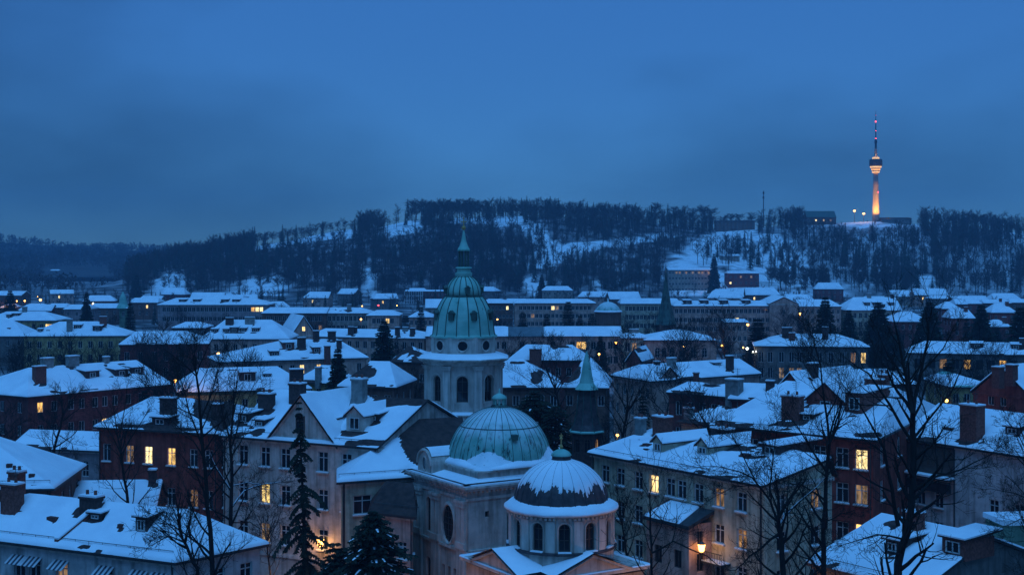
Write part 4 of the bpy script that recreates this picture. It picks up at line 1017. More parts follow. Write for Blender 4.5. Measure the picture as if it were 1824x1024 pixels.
hh('station_building', 'flat-roofed station building at the foot of the television tower', 'building', 1292, 1571, 1624, 389, 387.5, 14, 'grey', cols=9, iL=0.3, iR=.3, cover=-.5, win=(2.0, 1.6), rows=[2.6])
hh('pavilion', 'small pale pavilion on stilts on the snowy slope', 'pavilion', 1120, 1283, 1318, 456, 453, 8, 'stone', cols=4, iL=.5, iR=.5, cover=.9)
for i, (xl, xr, ye, yr) in enumerate([(85, 105, 484, 480), (96, 178, 490, 486), (136, 190, 494, 489)]):
    d = 1900 - i * 12; zb = far_z((xl - CX) / FP * d, d) - 6
    dh('castle_house', ['small lit house at the end of the distant hillside manor', 'long white-roofed manor wing on the distant hillside', 'front wing of the distant hillside manor with pavilion roof'][i], 'manor', d, xl, xr, ye, yr, 18, 'pink', cols=6, zb=zb, cover=1.1, win=(2, 2.4), lit={(2, 0): 3})

rf_ = random.Random(5)
for i in range(30):
    d = rf_.uniform(560, 880); px = (i * 61.7 + rf_.uniform(-15, 15)) % 1840; zb0 = hill_z((px - CX) / FP * d, d)
    if zb0 > 6: continue
    z = max(0, zb0) + rf_.uniform(5.5, 8.5); w = rf_.uniform(10, 20); ye = HY + (CH - z) / d * FP; hw = w / 2 / d * FP
    house('house', 'small far snow-roofed house at the foot of the wooded hill', 'house', z, (px - hw, ye), (px + hw, ye + rf_.uniform(-.6, .6)), rf_.uniform(9, 12), ('h', rf_.uniform(2.2, 4), rf_.choice([0, 3]), rf_.choice([0, 3])), rf_.choice(['brown', 'pink', 'stone', 'darkred', 'grey']),
          cols=int(w / 3.2), group='small far houses at the hill foot', cover=.9, zb=max(0, zb0) - 1, lit={(1, 0): rf_.choice([0, 0, 2, 1])})
# ---------------------------------------------------------------- the church
def dusted(name):
    """verdigris with thin snow on its flatter upper part"""
    m = COPPER.copy(); m.name = name
    n, l = m.node_tree.nodes, m.node_tree.links; p = n['Principled BSDF']
    src = p.inputs['Base Color'].links[0].from_socket
    g = n.new('ShaderNodeNewGeometry'); sx = n.new('ShaderNodeSeparateXYZ'); l.new(g.outputs['Normal'], sx.inputs[0])
    x = n.new('ShaderNodeTexNoise'); x.inputs['Scale'].default_value = 0.8; x.inputs['Detail'].default_value = 6
    t = n.new('ShaderNodeTexCoord'); l.new(t.outputs['Object'], x.inputs['Vector'])
    ad = n.new('ShaderNodeMath'); ad.operation = 'MULTIPLY_ADD'; ad.inputs[1].default_value = 0.9
    l.new(x.outputs[0], ad.inputs[0]); l.new(sx.outputs[2], ad.inputs[2])
    r = n.new('ShaderNodeMapRange'); r.inputs[1].default_value = 0.80; r.inputs[2].default_value = 1.25; r.inputs[4].default_value = 0.8
    l.new(ad.outputs[0], r.inputs[0])
    mx = n.new('ShaderNodeMix'); mx.data_type = 'RGBA'; mx.inputs[7].default_value = (0.66, 0.72, 0.72, 1)
    l.new(r.outputs[0], mx.inputs[0]); l.new(src, mx.inputs[6]); l.new(mx.outputs[2], p.inputs['Base Color'])
    return m
COPPERDOME = dusted('snow_dusted_copper')
def zz(py, d): return CH - (py - HY) / FP * d
def ring_pts(c, r, n, rot=0.0): return [Vector((c.x + r * math.cos(rot + 2 * math.pi * i / n), c.y + r * math.sin(rot + 2 * math.pi * i / n), 0)) for i in range(n)]
def prof_at(prof, z):
    for (r0, z0), (r1, z1) in zip(prof, prof[1:]):
        if z0 <= z <= z1: return r0 + (r1 - r0) * (z - z0) / max(1e-6, z1 - z0)
    return prof[-1][0]
def ribs(parent, c, prof, n, rad, mat, rot=0.0, name='rib', k=1.0):
    pts = [Vector((r * k + .01, 0, z - c.z)) for r, z in prof]
    me = MB().tube(pts, rad, 4).mesh(name, mat)
    for i in range(n): put(name, me, parent, c, rot + 2 * math.pi * i / n)

church = thing('church', 'baroque church with copper tower dome, wide green dome and snowy rotunda', 'church', (-2, 118, 0))
O8 = math.pi / 8; K8 = 1 / math.cos(O8)
# bell tower
TD = 146.0; TC = Vector(((826 - CX) / FP * TD, TD, 0)); s8 = lambda px: px / FP * TD
zb_, zc_ = zz(727, TD), zz(642, TD)
tw = MB(); ap_ = 3.9
ring = ring_pts(TC, ap_ * K8, 8, O8)
fw_ = 2 * ap_ * math.tan(O8)
belwin = [(fw_ / 2, (zb_ + zc_) / 2 - .15, 1.2, 2.75, True)]
for i in range(8):
    facade(tw, ring[i], ring[(i + 1) % 8], zb_ - .3, zc_, belwin, depth=.45)
tw.lathe(TC, [(4.5 * K8, -1), (4.5 * K8, zb_ - .45), (4.62 * K8, zb_ - .35), (4.62 * K8, zb_ - .2)], 8, rot=O8)
bell = tw.build('bell_tower', STONE, church)
for i in range(8):
    a, b = ring[i], ring[(i + 1) % 8]; d = (b - a).normalized(); inn = Vector((-d.y, d.x, 0)); n = -inn
    fm, pm, sm = win_meshes(1.2, 2.75, 'arch', 0, True)
    p = (a + b) / 2 + inn * .3 + Vector((0, 0, belwin[0][1]))
    put('window', fm, bell, p, math.atan2(d.y, d.x)); put('window_pane', pm, bell, p, math.atan2(d.y, d.x))
    v = a - TC; v.z = 0; v.normalize(); t = Vector((-v.y, v.x, 0))
    pil = MB().box(a + v * -.02, t, .42, .2, zb_ - .2, zc_ - .7)
    pil.box(a, t, .52, .3, zb_ - .19, zb_ + .35); pil.build('pilaster', STONETRIM, bell)
    cap = MB().box(a + v * .02, t, .5, .3, zc_ - .7, zc_ - .45); cap.box(a + v * .04, t, .58, .36, zc_ - .448, zc_ - .3); cap.build('capital', STONETRIM, bell)
    # hood moulding round the opening
    hm_ = MB(); w2, sp = .78, belwin[0][1] + 2.75 / 2 - .6
    arc = [(a + b) / 2 + d * (w2 * math.cos(math.pi * k / 8)) + n * .06 + Vector((0, 0, sp + w2 * math.sin(math.pi * k / 8))) for k in range(9)]
    pts = [arc[0] - Vector((0, 0, 2.3))] + arc + [arc[-1] - Vector((0, 0, 2.3))]
    hm_.tube(pts, .09, 4); hm_.build('window_moulding', STONETRIM, bell)
snl = MB().lathe(TC, [(4.6 * K8, zb_ - .198), (4.35 * K8, zb_ - .05), (3.95 * K8, zb_ + .05), (3.5, zb_ + .05)], 8, rot=O8); snl.build('snow_ledge', SNOW, bell)
cn = MB().lathe(TC, [(4.1 * K8, zc_ - .3), (4.25 * K8, zc_ - .05), (4.6 * K8, zc_ + .15), (4.85 * K8, zc_ + .3), (4.85 * K8, zc_ + .42)], 8, rot=O8); cn.build('cornice', STONETRIM, bell)
MB().lathe(TC, [(4.82 * K8, zc_ + .422), (4.7 * K8, zc_ + .52), (3.5 * K8, zc_ + .95), (3.3, zc_ + .95)], 8, rot=O8).build('snow_ledge', SNOW, bell)
za, zd = zc_ + .6, zz(598, TD)
at = MB().lathe(TC, [(3.42 * K8, za), (3.42 * K8, zd)], 8, rot=O8); at.build('attic', STONE, bell)
ar = ring_pts(TC, 3.42 * K8, 8, O8)
for i in range(8):
    a, b = ar[i], ar[(i + 1) % 8]; d = (b - a).normalized(); n = Vector((d.y, -d.x, 0)); m = (a + b) / 2 + Vector((0, 0, (za + zd) / 2 + .15))
    disc = MB().poly([m + n * .03 + d * (.55 * math.cos(2 * math.pi * k / 14)) + Vector((0, 0, .55 * math.sin(2 * math.pi * k / 14))) for k in range(14)])
    disc.build('round_window', GLASS, bell)
    rg = MB().tube([m + n * .04 + d * (.6 * math.cos(2 * math.pi * k / 14)) + Vector((0, 0, .6 * math.sin(2 * math.pi * k / 14))) for k in range(15)], .1, 4, cap=False)
    rg.build('window_moulding', STONETRIM, bell)
dome_px = [(58, 598), (55.5, 594), (54, 583), (52.5, 570), (50, 558), (46, 547), (40, 536), (33, 527)]
dp = [(s8(r) * .99, zz(y, TD)) for r, y in dome_px]
up = [(s8(r), zz(y, TD)) for r, y in [(31.5, 527), (31.5, 518), (29.5, 510), (25, 502), (19, 496), (12, 491)]]
def oct_(prof): return [(r * 1.01, z) for r, z in prof]
td = MB().lathe(TC, oct_(dp), 16, rot=O8 / 2).build('tower_dome', COPPERLT, bell, smooth=False)
MB().lathe(TC, [(dp[0][0] + .2, dp[0][1] - .1), (dp[0][0] + .2, dp[0][1] + .08), (dp[0][0] - .1, dp[0][1] + .12)], 16, rot=O8 / 2).build('dome_eave', COPPERLT, bell)
bd = [(s8(33), zz(530, TD)), (s8(34.5), zz(528, TD)), (s8(34.5), zz(526, TD)), (s8(32), zz(525, TD))]
MB().lathe(TC, bd, 16, rot=O8 / 2).build('dome_band', COPPERDK, bell)
MB().lathe(TC, up, 16, rot=O8 / 2, ).build('upper_dome', COPPERLT, bell, smooth=True)
def ribs_abs(parent, prof, n, rad, mat, rot):
    c = Vector((TC.x, TC.y, 0))
    me = MB().tube([Vector((r + .02, 0, z)) for r, z in prof], rad, 4).mesh('rib', mat)
    for i in range(n): put('rib', me, parent, c, rot + 2 * math.pi * i / n)
ribs_abs(bell, oct_(dp), 16, .055, COPPERDK, O8 / 2)
ribs_abs(bell, up, 16, .05, COPPERDK, O8 / 2)
for zrow, rr, sc_ in ((zz(562, TD), s8(46), 1.0), (zz(517, TD), s8(29), .8)):
    for i in range(8):
        w_ = 2 * math.pi * (i + .5) / 8 - math.pi / 2 if sc_ == 1 else 2 * math.pi * i / 8 - math.pi / 2 + .25
        if sc_ < 1 and i % 2: continue
        v = Vector((math.cos(w_), math.sin(w_), 0)); t = Vector((-v.y, v.x, 0)); p = TC + v * rr
        lu = MB().box(p + v * .05, v, .45 * sc_, .3 * sc_, zrow - .4 * sc_, zrow + .35 * sc_)
        a_, b_, c_ = p + t * (.42 * sc_) , p - t * (.42 * sc_), p
        za_ = zrow + .34 * sc_
        for e in (v * .58 * sc_,):
            lu.poly([Vector((a_.x, a_.y, za_)) + e, Vector((b_.x, b_.y, za_)) + e, Vector((c_.x, c_.y, za_ + .35 * sc_)) + e])
            for q_ in (a_, b_): lu.poly([Vector((q_.x, q_.y, za_)) + e, Vector((c_.x, c_.y, za_ + .35 * sc_)) + e, Vector((c_.x, c_.y, za_ + .35 * sc_)) - v * .4, Vector((q_.x, q_.y, za_)) - v * .4])
        lu.build('lucarne', COPPERDK, bell)
zl = zz(491, TD)
ln = MB().lathe(TC, [(.95, zl - .05), (1.0, zl + .3), (.8, zl + .35), (.75, zl + .75), (.95, zl + .8), (.9, zl + .92), (.55, zl + .95)], 8, rot=O8)
ln.build('lantern_base', COPPERLT, bell)
for i in range(8):
    w_ = O8 + 2 * math.pi * i / 8; p = TC + Vector((math.cos(w_) * .52, math.sin(w_) * .52, 0))
    MB().tube([Vector((p.x, p.y, zl + .9)), Vector((p.x, p.y, zz(447, TD) + .05))], .1, 5).build('lantern_column', COPPERDK, bell)
zt_ = zz(447, TD)
MB().lathe(TC, [(.7, zt_), (.72, zt_ + .15), (.5, zt_ + .5), (.32, zt_ + 1.0), (.16, zz(418, TD)), (.08, zz(409, TD))], 8, rot=O8).build('spire', COPPERLT, bell)
zo = zz(406, TD); MB().lathe(TC, [(.02, zo - .25), (.18, zo - .17), (.25, zo), (.18, zo + .17), (.02, zo + .25)], 10).build('ball', GOLD, bell, smooth=True)
cx_ = MB().box(TC, Vector((1, 0, 0)), .05, .05, zo + .2, zz(387, TD)); cx_.box(TC, Vector((1, 0, 0)), .36, .045, zo + .62, zo + .72); cx_.build('cross', GOLD, bell)

# domed block
ex, ey = Vector((10.2, 6.4, 0)).normalized(), Vector((-5, 8, 0)).normalized()
N_ = Vector((-3.7, 112, 0)); L_ = N_ + ey * 9.43; R_ = N_ + ex * 12; B_ = R_ + ey * 9.43
bk_ = MB(); zt = 12.5
lw = [(2.6, 9.2, .75, 3.0, True), (2.6, 4.2, .8, 2.6, True), (5.3, 4.5, .5, 1.7, False), (6.3, 4.5, .5, 1.7, False), (7.3, 4.5, .5, 1.7, False)]
facade(bk_, L_, N_, -1, zt, lw, depth=.4)
rw = [(5.0, 9.1, 2.2, 3.4, True), (1.9, 10.1, .4, .5, False)]
facade(bk_, N_, R_, -1, zt, rw, depth=.4); facade(bk_, R_, B_, -1, zt, []); facade(bk_, B_, L_, -1, zt, [])
block = bk_.build('domed_block', STONE, church)
for a, b, ws in ((L_, N_, lw), (N_, R_, rw)):
    d = (b - a).normalized(); inn = Vector((-d.y, d.x, 0))
    for u, zc, w_, h_, ar_ in ws:
        fm, pm, sm = win_meshes(w_, h_, 'arch' if ar_ else 'mid', 0, True); p = a + d * u + inn * .28 + Vector((0, 0, zc))
        put('window', fm, block, p, math.atan2(d.y, d.x)); put('window_pane', pm, block, p, math.atan2(d.y, d.x))
def strip(a, b, z0, z1, out, name, mat, ext=0.0):
    d = (b - a).normalized(); n = Vector((d.y, -d.x, 0))
    return MB().prism([a - d * ext - n * .05, b + d * ext - n * .05, b + d * ext + n * out, a - d * ext + n * out][::-1], z0, z1).build(name, mat, block)
for a, b in ((L_, N_), (N_, R_), (R_, B_), (B_, L_)):
    strip(a, b, 7.0, 7.25, .22, 'string_course', STONETRIM, .2); strip(a, b, 11.35, 11.6, .12, 'architrave', STONETRIM, .1)
    strip(a, b, 12.2, 12.42, .45, 'cornice', STONETRIM, .44); strip(a, b, 12.422, 12.6, .62, 'cornice_top', STONETRIM, .61)
    strip(a, b, 12.602, 12.72, .58, 'snow_ledge', SNOW, .57)
    d = (b - a).normalized(); n = Vector((d.y, -d.x, 0)); Ld = (b - a).length; nd = int(Ld / .42)
    for i in range(nd):
        p = a + d * (Ld * (i + .5) / nd) + n * .2; MB().box(p, d, .1, .16, 12.0, 12.198).build('dentil', STONETRIM, block)
d = (N_ - L_).normalized(); n = Vector((d.y, -d.x, 0))
for u in (.45, 1.25, 3.75, 4.5, 8.2, 8.95):
    p = L_ + d * u
    pb = MB().box(p + n * .1, d, .3, .12, 7.25, 10.75); pb.box(p + n * .12, d, .4, .2, 7.252, 7.8); pb.build('pilaster', STONETRIM, block)
    cb = MB().box(p + n * .12, d, .36, .2, 10.75, 11.1); cb.box(p + n * .14, d, .44, .27, 11.102, 11.34); cb.build('capital', STONETRIM, block)
    MB().box(p + n * .08, d, .34, .12, -.5, 6.99).build('pilaster', STONETRIM, block)
oc = L_ + d * 6.35 + Vector((0, 0, 9.0))
def ell(rx, rz, off, k=24): return [oc + n * off + d * (rx * math.cos(2 * math.pi * i / k)) + Vector((0, 0, rz * math.sin(2 * math.pi * i / k))) for i in range(k)]
MB().poly(ell(.95, 1.55, .02)).build('oval_window', GLASS, block)
e_ = ell(1.1, 1.72, .06); MB().tube(e_ + e_[:1], .18, 5, cap=False).build('oval_moulding', STONETRIM, block)
gb = MB()
for i in range(1, 4): x = -.95 + 1.9 * i / 4; hgt = 1.55 * math.sqrt(1 - (x / .95) ** 2); gb.box(oc + d * x + n * .05, d, .025, .02, oc.z - hgt, oc.z + hgt)
for i in range(1, 6): zq = -1.55 + 3.1 * i / 6; wv = .95 * math.sqrt(1 - (zq / 1.55) ** 2); gb.box(oc + n * .05, d, wv, .02, oc.z + zq - .02, oc.z + zq + .02)
gb.build('window_bars', FRAMEDK, block)
# attic above the cornice, snow slope round it, skirt from square to dome
DC = N_ + ex * 6.0 + ey * 4.72
def sq(hx, hy): return [DC - ex * hx - ey * hy, DC + ex * hx - ey * hy, DC + ex * hx + ey * hy, DC - ex * hx + ey * hy]
sl = MB(); lo_, hi_ = sq(6.35, 5.05), sq(4.95, 4.55)
for i in range(4):
    j = (i + 1) % 4; U = Vector((0, 0, 1))
    snow_plane(sl, [lo_[i] + U * 12.72, lo_[j] + U * 12.72, hi_[j] + U * 13.0, hi_[i] + U * 13.0], .35, .8, .14, [], (False, False, False, False))
sl.build('snow_slope', SNOW, block, smooth=True)
MB().prism(sq(4.9, 4.6), 12.4, 13.55).build('dome_plinth', STONE, block)
MB().prism(sq(5.05, 4.75), 13.552, 13.7).build('plinth_cornice', STONETRIM, block)
RD, DH, DZ = 4.62, 5.0, 13.45
dprof = [(RD * math.cos(t), DZ + DH * math.sin(t)) for t in [math.radians(a) for a in (0, 6, 12, 18, 24, 30, 36, 42, 48, 54, 60, 66, 72, 77, 81)]]
dm = MB().lathe(DC, dprof, 48).build('dome', COPPERDOME, block, smooth=True)
c0 = Vector((DC.x, DC.y, 0)); me = MB().tube([Vector((r + .015, 0, z)) for r, z in dprof], .022, 4).mesh('rib', COPPERDK)
for i in range(34): put('rib', me, block, c0, 2 * math.pi * i / 34)
zb2 = DZ + DH * math.sin(math.radians(42)); rb2 = RD * math.cos(math.radians(42)); rp = ring_pts(DC, rb2 + .03, 48)
MB().tube([Vector((p.x, p.y, zb2)) for p in rp + rp[:1]], .035, 4, cap=False).build('seam_ring', COPPERDK, block)
# skirt and snow collar
ang = [2 * math.pi * i / 64 for i in range(64)]
def sqr(a, h): return h / max(abs(math.cos(a)), abs(math.sin(a)))
axx = math.atan2(ex.y, ex.x)
sk = MB(); kk = len(sk.v); rows_ = 7
for j in range(rows_):
    t = j / (rows_ - 1); z = 13.7 + 2.2 * t
    rc = prof_at(dprof, z) + .03
    for a in ang:
        r = max(rc - .10, lerp(min(sqr(a, 4.75), 6.3), rc - .55, min(1, t * 1.05) ** .5))
        sk.v.append((DC.x + math.cos(a + axx) * r, DC.y + math.sin(a + axx) * r, z))
for j in range(rows_ - 1):
    for i in range(64): sk.f.append((j * 64 + i, j * 64 + (i + 1) % 64, (j + 1) * 64 + (i + 1) % 64, (j + 1) * 64 + i)); sk.m.append(0)
SKIRT = copper('snow_streaked_copper', (0.60, 0.66, 0.68), (0.74, 0.76, 0.78), (0.09, 0.20, 0.18), 0.60)
sk.build('dome_skirt', SKIRT, block, smooth=True)
cs = MB()
for j, (dr, dz, tk) in enumerate([(1.12, .02, 0), (1.12, .16, 0), (1.06, .3, .5), (1.015, .42, 1), (.985, .5, 1)]):
    for i, a in enumerate(ang):
        nzv = noise.noise(Vector((math.cos(a) * 3, math.sin(a) * 3, 4)))
        r = lerp(min(sqr(a, 4.9), 5.35), RD, sstep(0, 1, tk)) if tk else min(sqr(a, 4.9), 5.9)
        if tk == 1: r = prof_at(dprof, 13.75 + dz + .12 * max(0, nzv) * tk) + .06 * (j < 4)
        cs.v.append((DC.x + math.cos(a + axx) * r, DC.y + math.sin(a + axx) * r, 13.7 + dz + (.12 * max(0, nzv) if tk == 1 else 0)))
for j in range(4):
    for i in range(64): cs.f.append((j * 64 + i, j * 64 + (i + 1) % 64, (j + 1) * 64 + (i + 1) % 64, (j + 1) * 64 + i)); cs.m.append(0)
cs.build('snow_collar', SNOW, block, smooth=True)
zt2 = dprof[-1][1]
MB().lathe(DC, [(1.15, zt2 - .35), (.8, zt2 + .05), (.62, zt2 + .2)], 16).build('lantern_base', COPPERDK, block)
for i in range(8):
    w_ = 2 * math.pi * i / 8; p = DC + Vector((math.cos(w_) * .46, math.sin(w_) * .46, 0)); MB().tube([Vector((p.x, p.y, zt2 + .15)), Vector((p.x, p.y, zt2 + .72))], .1, 5).build('lantern_column', COPPERLT, block)
MB().lathe(DC, [(.66, zt2 + .7), (.68, zt2 + .78), (.5, zt2 + 1.0), (.2, zt2 + 1.16), (.07, zt2 + 1.22), (.1, zt2 + 1.35), (.03, zt2 + 1.6)], 16).build('lantern_cap', COPPERLT, block, smooth=True)
v = Vector((.35, -1, 0)).normalized(); p = DC + v * (RD * math.cos(math.radians(33)))
MB().box(p + v * .1, v, .35, .25, DZ + DH * math.sin(math.radians(33)) - .2, DZ + DH * math.sin(math.radians(33)) + .25).build('lucarne', COPPERDK, block)
# round-headed gable with oculus over the left face
gc = L_ + d * 2.4 - n * .1; g = MB(); K = [(1.25 * math.cos(math.pi * k / 12), 1.25 * math.sin(math.pi * k / 12)) for k in range(13)]
prof_ = [(1.45, -.0), (1.45, .9)] ; base = [(-1.25, 0), (1.25, 0)] + [(x, .85 + y) for x, y in K]
f0 = [gc + d * x + n * .35 + Vector((0, 0, 12.7 + y)) for x, y in base]; b0 = [q - n * 2.6 for q in f0]
g.poly(f0); g.poly(b0[::-1])
for i in range(len(f0)): j = (i + 1) % len(f0); g.poly([f0[i], b0[i], b0[j], f0[j]])
g.build('arched_gable', STONE, block)
am = MB().tube([q + n * .05 for q in f0[2:]], .13, 5); am.build('gable_moulding', STONETRIM, block)
gs = MB()
for i in range(2, len(f0) - 1):
    U1, U2 = (f0[i] - gc).normalized() * .0, 0
    o1 = Vector((0, 0, .08 + .1 * max(0, K[i - 2][1]))); o2 = Vector((0, 0, .08 + .1 * max(0, K[i - 1][1])))
    if K[i - 2][1] > .35 and K[i - 1][1] > .35: gs.poly([f0[i] + o1 - n * .1, b0[i] + o1, b0[i + 1] + o2, f0[i + 1] + o2 - n * .1])
gs.build('gable_snow', SNOW, block, smooth=True)
m = gc + n * .37 + Vector((0, 0, 13.6))
MB().poly([m + d * (.3 * math.cos(2 * math.pi * k / 14)) + Vector((0, 0, .55 * math.sin(2 * math.pi * k / 14))) for k in range(14)]).build('oculus', GLASS, block)
MB().tube([m + d * (.34 * math.cos(2 * math.pi * k / 14)) + Vector((0, 0, .6 * math.sin(2 * math.pi * k / 14))) for k in range(15)], .07, 4, cap=False).build('oculus_moulding', STONETRIM, block)

# rotunda
RC = Vector((3.81, 104.3, 0)); RR = 4.03; rt = MB()
angs = []; a0 = math.radians(-90 + 1.5)
for i in range(12): angs += [a0 + math.radians(30 * i - 8.2), a0 + math.radians(30 * i + 8.2)]
vp = [RC + Vector((math.cos(a) * RR, math.sin(a) * RR, 0)) for a in angs]
wz, ww_, wh_ = 10.75, .86, 2.1
for i in range(24):
    a, b = vp[i], vp[(i + 1) % 24]; L = (b - a).length
    facade(rt, a, b, 9.4, 12.3, [(L / 2, wz, ww_, wh_, True)] if i % 2 == 0 else [], depth=.35)
rt.lathe(RC, [(RR + .04, 5.0), (RR + .04, 9.4)], 48)
rot = rt.build('rotunda', STONE, church)
for i in range(24):
    a, b = vp[i], vp[(i + 1) % 24]; d = (b - a).normalized(); inn = Vector((-d.y, d.x, 0)); n = -inn; mid = (a + b) / 2
    if i % 2 == 0:
        fm, pm, sm = win_meshes(ww_, wh_, 'arch', 0, True); p = mid + inn * .26 + Vector((0, 0, wz))
        put('window', fm, rot, p, math.atan2(d.y, d.x)); put('window_pane', pm, rot, p, math.atan2(d.y, d.x))
        w2 = ww_ / 2 + .1; sp = wz + wh_ / 2 - ww_ / 2
        arc = [mid + d * (w2 * math.cos(math.pi * k / 8)) + n * .03 + Vector((0, 0, sp + w2 * math.sin(math.pi * k / 8))) for k in range(9)]
        MB().tube([arc[0] - Vector((0, 0, 1.6))] + arc + [arc[-1] - Vector((0, 0, 1.6))], .06, 4).build('window_moulding', STONETRIM, rot)
        MB().box(mid + n * .1, d, .5, .16, 9.655, 9.74).build('snow_sill', SNOW, rot)
    else:
        MB().box(mid + n * .04, d, .36, .09, 9.66, 12.0).build('pilaster', STONETRIM, rot)
    for k in range(3):
        q = lerp(a, b, (k + .5) / 3); MB().box(q + n * .14, d, .09, .12, 12.08, 12.26).build('dentil', STONETRIM, rot)
MB().lathe(RC, [(RR + .02, 9.4), (RR + .26, 9.45), (RR + .26, 9.6), (RR + .02, 9.65)], 48).build('ledge', LEAD, rot)
MB().lathe(RC, [(RR + .05, 12.26), (RR + .3, 12.3), (RR + .36, 12.42)], 48).build('cornice', STONETRIM, rot)
col = MB()
for j, (r, z) in enumerate([(RR + .30, 12.36), (RR + .42, 12.42), (RR + .40, 12.56), (RR + .05, 12.80), (3.72, 12.98), (3.55, 13.05)]):
    for i in range(72):
        w_ = 2 * math.pi * i / 72; nv = noise.noise(Vector((math.cos(w_) * 6, math.sin(w_) * 6, j * .3)))
        col.v.append((RC.x + math.cos(w_) * (r + .04 * nv), RC.y + math.sin(w_) * (r + .04 * nv), z + .07 * nv))
for j in range(5):
    for i in range(72): col.f.append((j * 72 + i, j * 72 + (i + 1) % 72, (j + 1) * 72 + (i + 1) % 72, (j + 1) * 72 + i)); col.m.append(0)
col.build('snow_collar', SNOW, rot, smooth=True)
rprof = [(3.62 * math.cos(t), 12.75 + 3.3 * math.sin(t)) for t in [math.radians(a) for a in range(0, 80, 5)]]
MB().lathe(RC, rprof, 48).build('dome', LEAD, rot, smooth=True)
rc0 = Vector((RC.x, RC.y, 0)); me = MB().tube([Vector((r + .01, 0, z)) for r, z in rprof], .052, 4).mesh('rib', LEAD)
for i in range(24): put('rib', me, rot, rc0, 2 * math.pi * i / 24)
ss = MB(); NA = 240; els = [2 + 76 * i / 44 for i in range(45)]; hv = []
for el in els:
    t = math.radians(el)
    for i in range(NA):
        w_ = 2 * math.pi * i / NA; u = Vector((math.cos(w_), math.sin(w_), 0))
        jag = noise.noise(Vector((u.x * 9, u.y * 9, 0))) * 5 + noise.noise(Vector((u.x * 30, u.y * 30, el * .06))) * 9 + noise.noise(Vector((u.x * 70, u.y * 70, el * .4))) * 5 + noise.noise(Vector((u.x * 3, u.y * 3, 2))) * 12
        hh_ = .045 * max(-1, min(1, (el - 25 - jag) / 4)); hv.append(hh_)
        r, z = 3.62 * math.cos(t), 12.75 + 3.3 * math.sin(t)
        ss.v.append((RC.x + u.x * (r + hh_ * math.cos(t)), RC.y + u.y * (r + hh_ * math.cos(t)), z + hh_ * math.sin(t)))
for j in range(44):
    for i in range(NA):
        q = (j * NA + i, j * NA + (i + 1) % NA, (j + 1) * NA + (i + 1) % NA, (j + 1) * NA + i)
        if max(hv[x] for x in q) > 0: ss.f.append(q); ss.m.append(0)
ss.build('dome_snow', SNOW, rot, smooth=True)
zt3 = 12.75 + 3.3 * math.sin(math.radians(75))
MB().lathe(RC, [(1.0, zt3 - .1), (.82, zt3 + .05), (.72, zt3 + .12), (.7, zt3 + .4)], 16).build('lantern_base', LEAD, rot)
MB().lathe(RC, [(.8, zt3 + .38), (.8, zt3 + .46), (.62, zt3 + .68), (.35, zt3 + .83), (.1, zt3 + .9)], 20).build('lantern_cap', COPPERLT, rot, smooth=True)
fz = zt3 + .85
MB().lathe(RC, [(.05, fz), (.16, fz + .2), (.06, fz + .4), (.05, fz + .7), (.13, fz + .85), (.05, fz + 1.0), (.03, fz + 1.25)], 8).build('finial', GOLD, rot)
MB().box(RC, Vector((1, 0, 0)), .14, .03, fz + 1.02, fz + 1.1).build('cross', GOLD, rot)
# square base of the rotunda with pediments
cl_, cr_ = Vector((-3.6, 105.8, 0)), Vector((10.1, 103, 0)); nc_ = cl_ + (-ey) * 9.6; bc_ = cl_ + cr_ - nc_
Bq = [nc_, cr_, bc_, cl_]
bm_ = MB()
for i in range(4):
    a, b = Bq[i], Bq[(i + 1) % 4]; facade(bm_, a, b, -1, 8.0, [(2.0, 5.6, .7, 1.6, True), ((b - a).length - 2.0, 5.6, .7, 1.6, True)], depth=.3)
base = bm_.build('rotunda_base', STONE, church)
e_, f_ = (cr_ - nc_).normalized(), (cl_ - nc_).normalized()
def q4(o): return [nc_ - (e_ + f_) * o, cr_ + (e_ - f_) * o, bc_ + (e_ + f_) * o, cl_ + (f_ - e_) * o]
MB().prism(q4(.4), 7.95, 8.15).build('cornice', STONETRIM, base)
lo4 = [p + Vector((0, 0, 8.2)) for p in q4(.42)]; cc = (nc_ + bc_) / 2; hi4 = [cc + (p - cc) * .45 + Vector((0, 0, 9.35 - p.z)) for p in lo4]
rm = MB(); sm2 = MB()
for i in range(4):
    j = (i + 1) % 4; rm.poly([lo4[i], lo4[j], hi4[j], hi4[i]]); snow_plane(sm2, [lo4[i], lo4[j], hi4[j], hi4[i]], .35, .95, .16, [], (True, False, False, False))
for a, b in ((cl_, nc_), (nc_, cr_)):
    d = (b - a).normalized(); n = Vector((d.y, -d.x, 0)); m = (a + b) / 2
    hw = 3.4; A, B, T_ = m - d * hw + n * .25, m + d * hw + n * .25, m + n * .25
    A, B, T_ = A + Vector((0, 0, 8.16)), B + Vector((0, 0, 8.16)), T_ + Vector((0, 0, 9.5))
    MB().poly([A, B, T_]).build('pediment', STONE, base)
    MB().tube([A + n * .1, T_ + n * .1, B + n * .1], .14, 4).build('pediment_moulding', STONETRIM, base)
    for e0, sg in ((A, -1), (B, 1)):
        lo0, lo1 = e0 + d * (.25 * sg) + n * .3, e0 - n * 2.2 - d * (.0 * sg); hi0, hi1 = T_ + n * .3, T_ - n * 3.2
        up_ = Vector((0, 0, .14)); qd = [lo0 + up_, lo1 + up_, hi1 + up_, hi0 + up_]
        rm.poly(qd); snow_plane(sm2, qd if sg > 0 else [qd[1], qd[0], qd[3], qd[2]], .35, .95, .13, [], (False,) * 4)
rm.build('base_roof', LEAD, base); sm2.build('base_snow', SNOW, base, smooth=True)

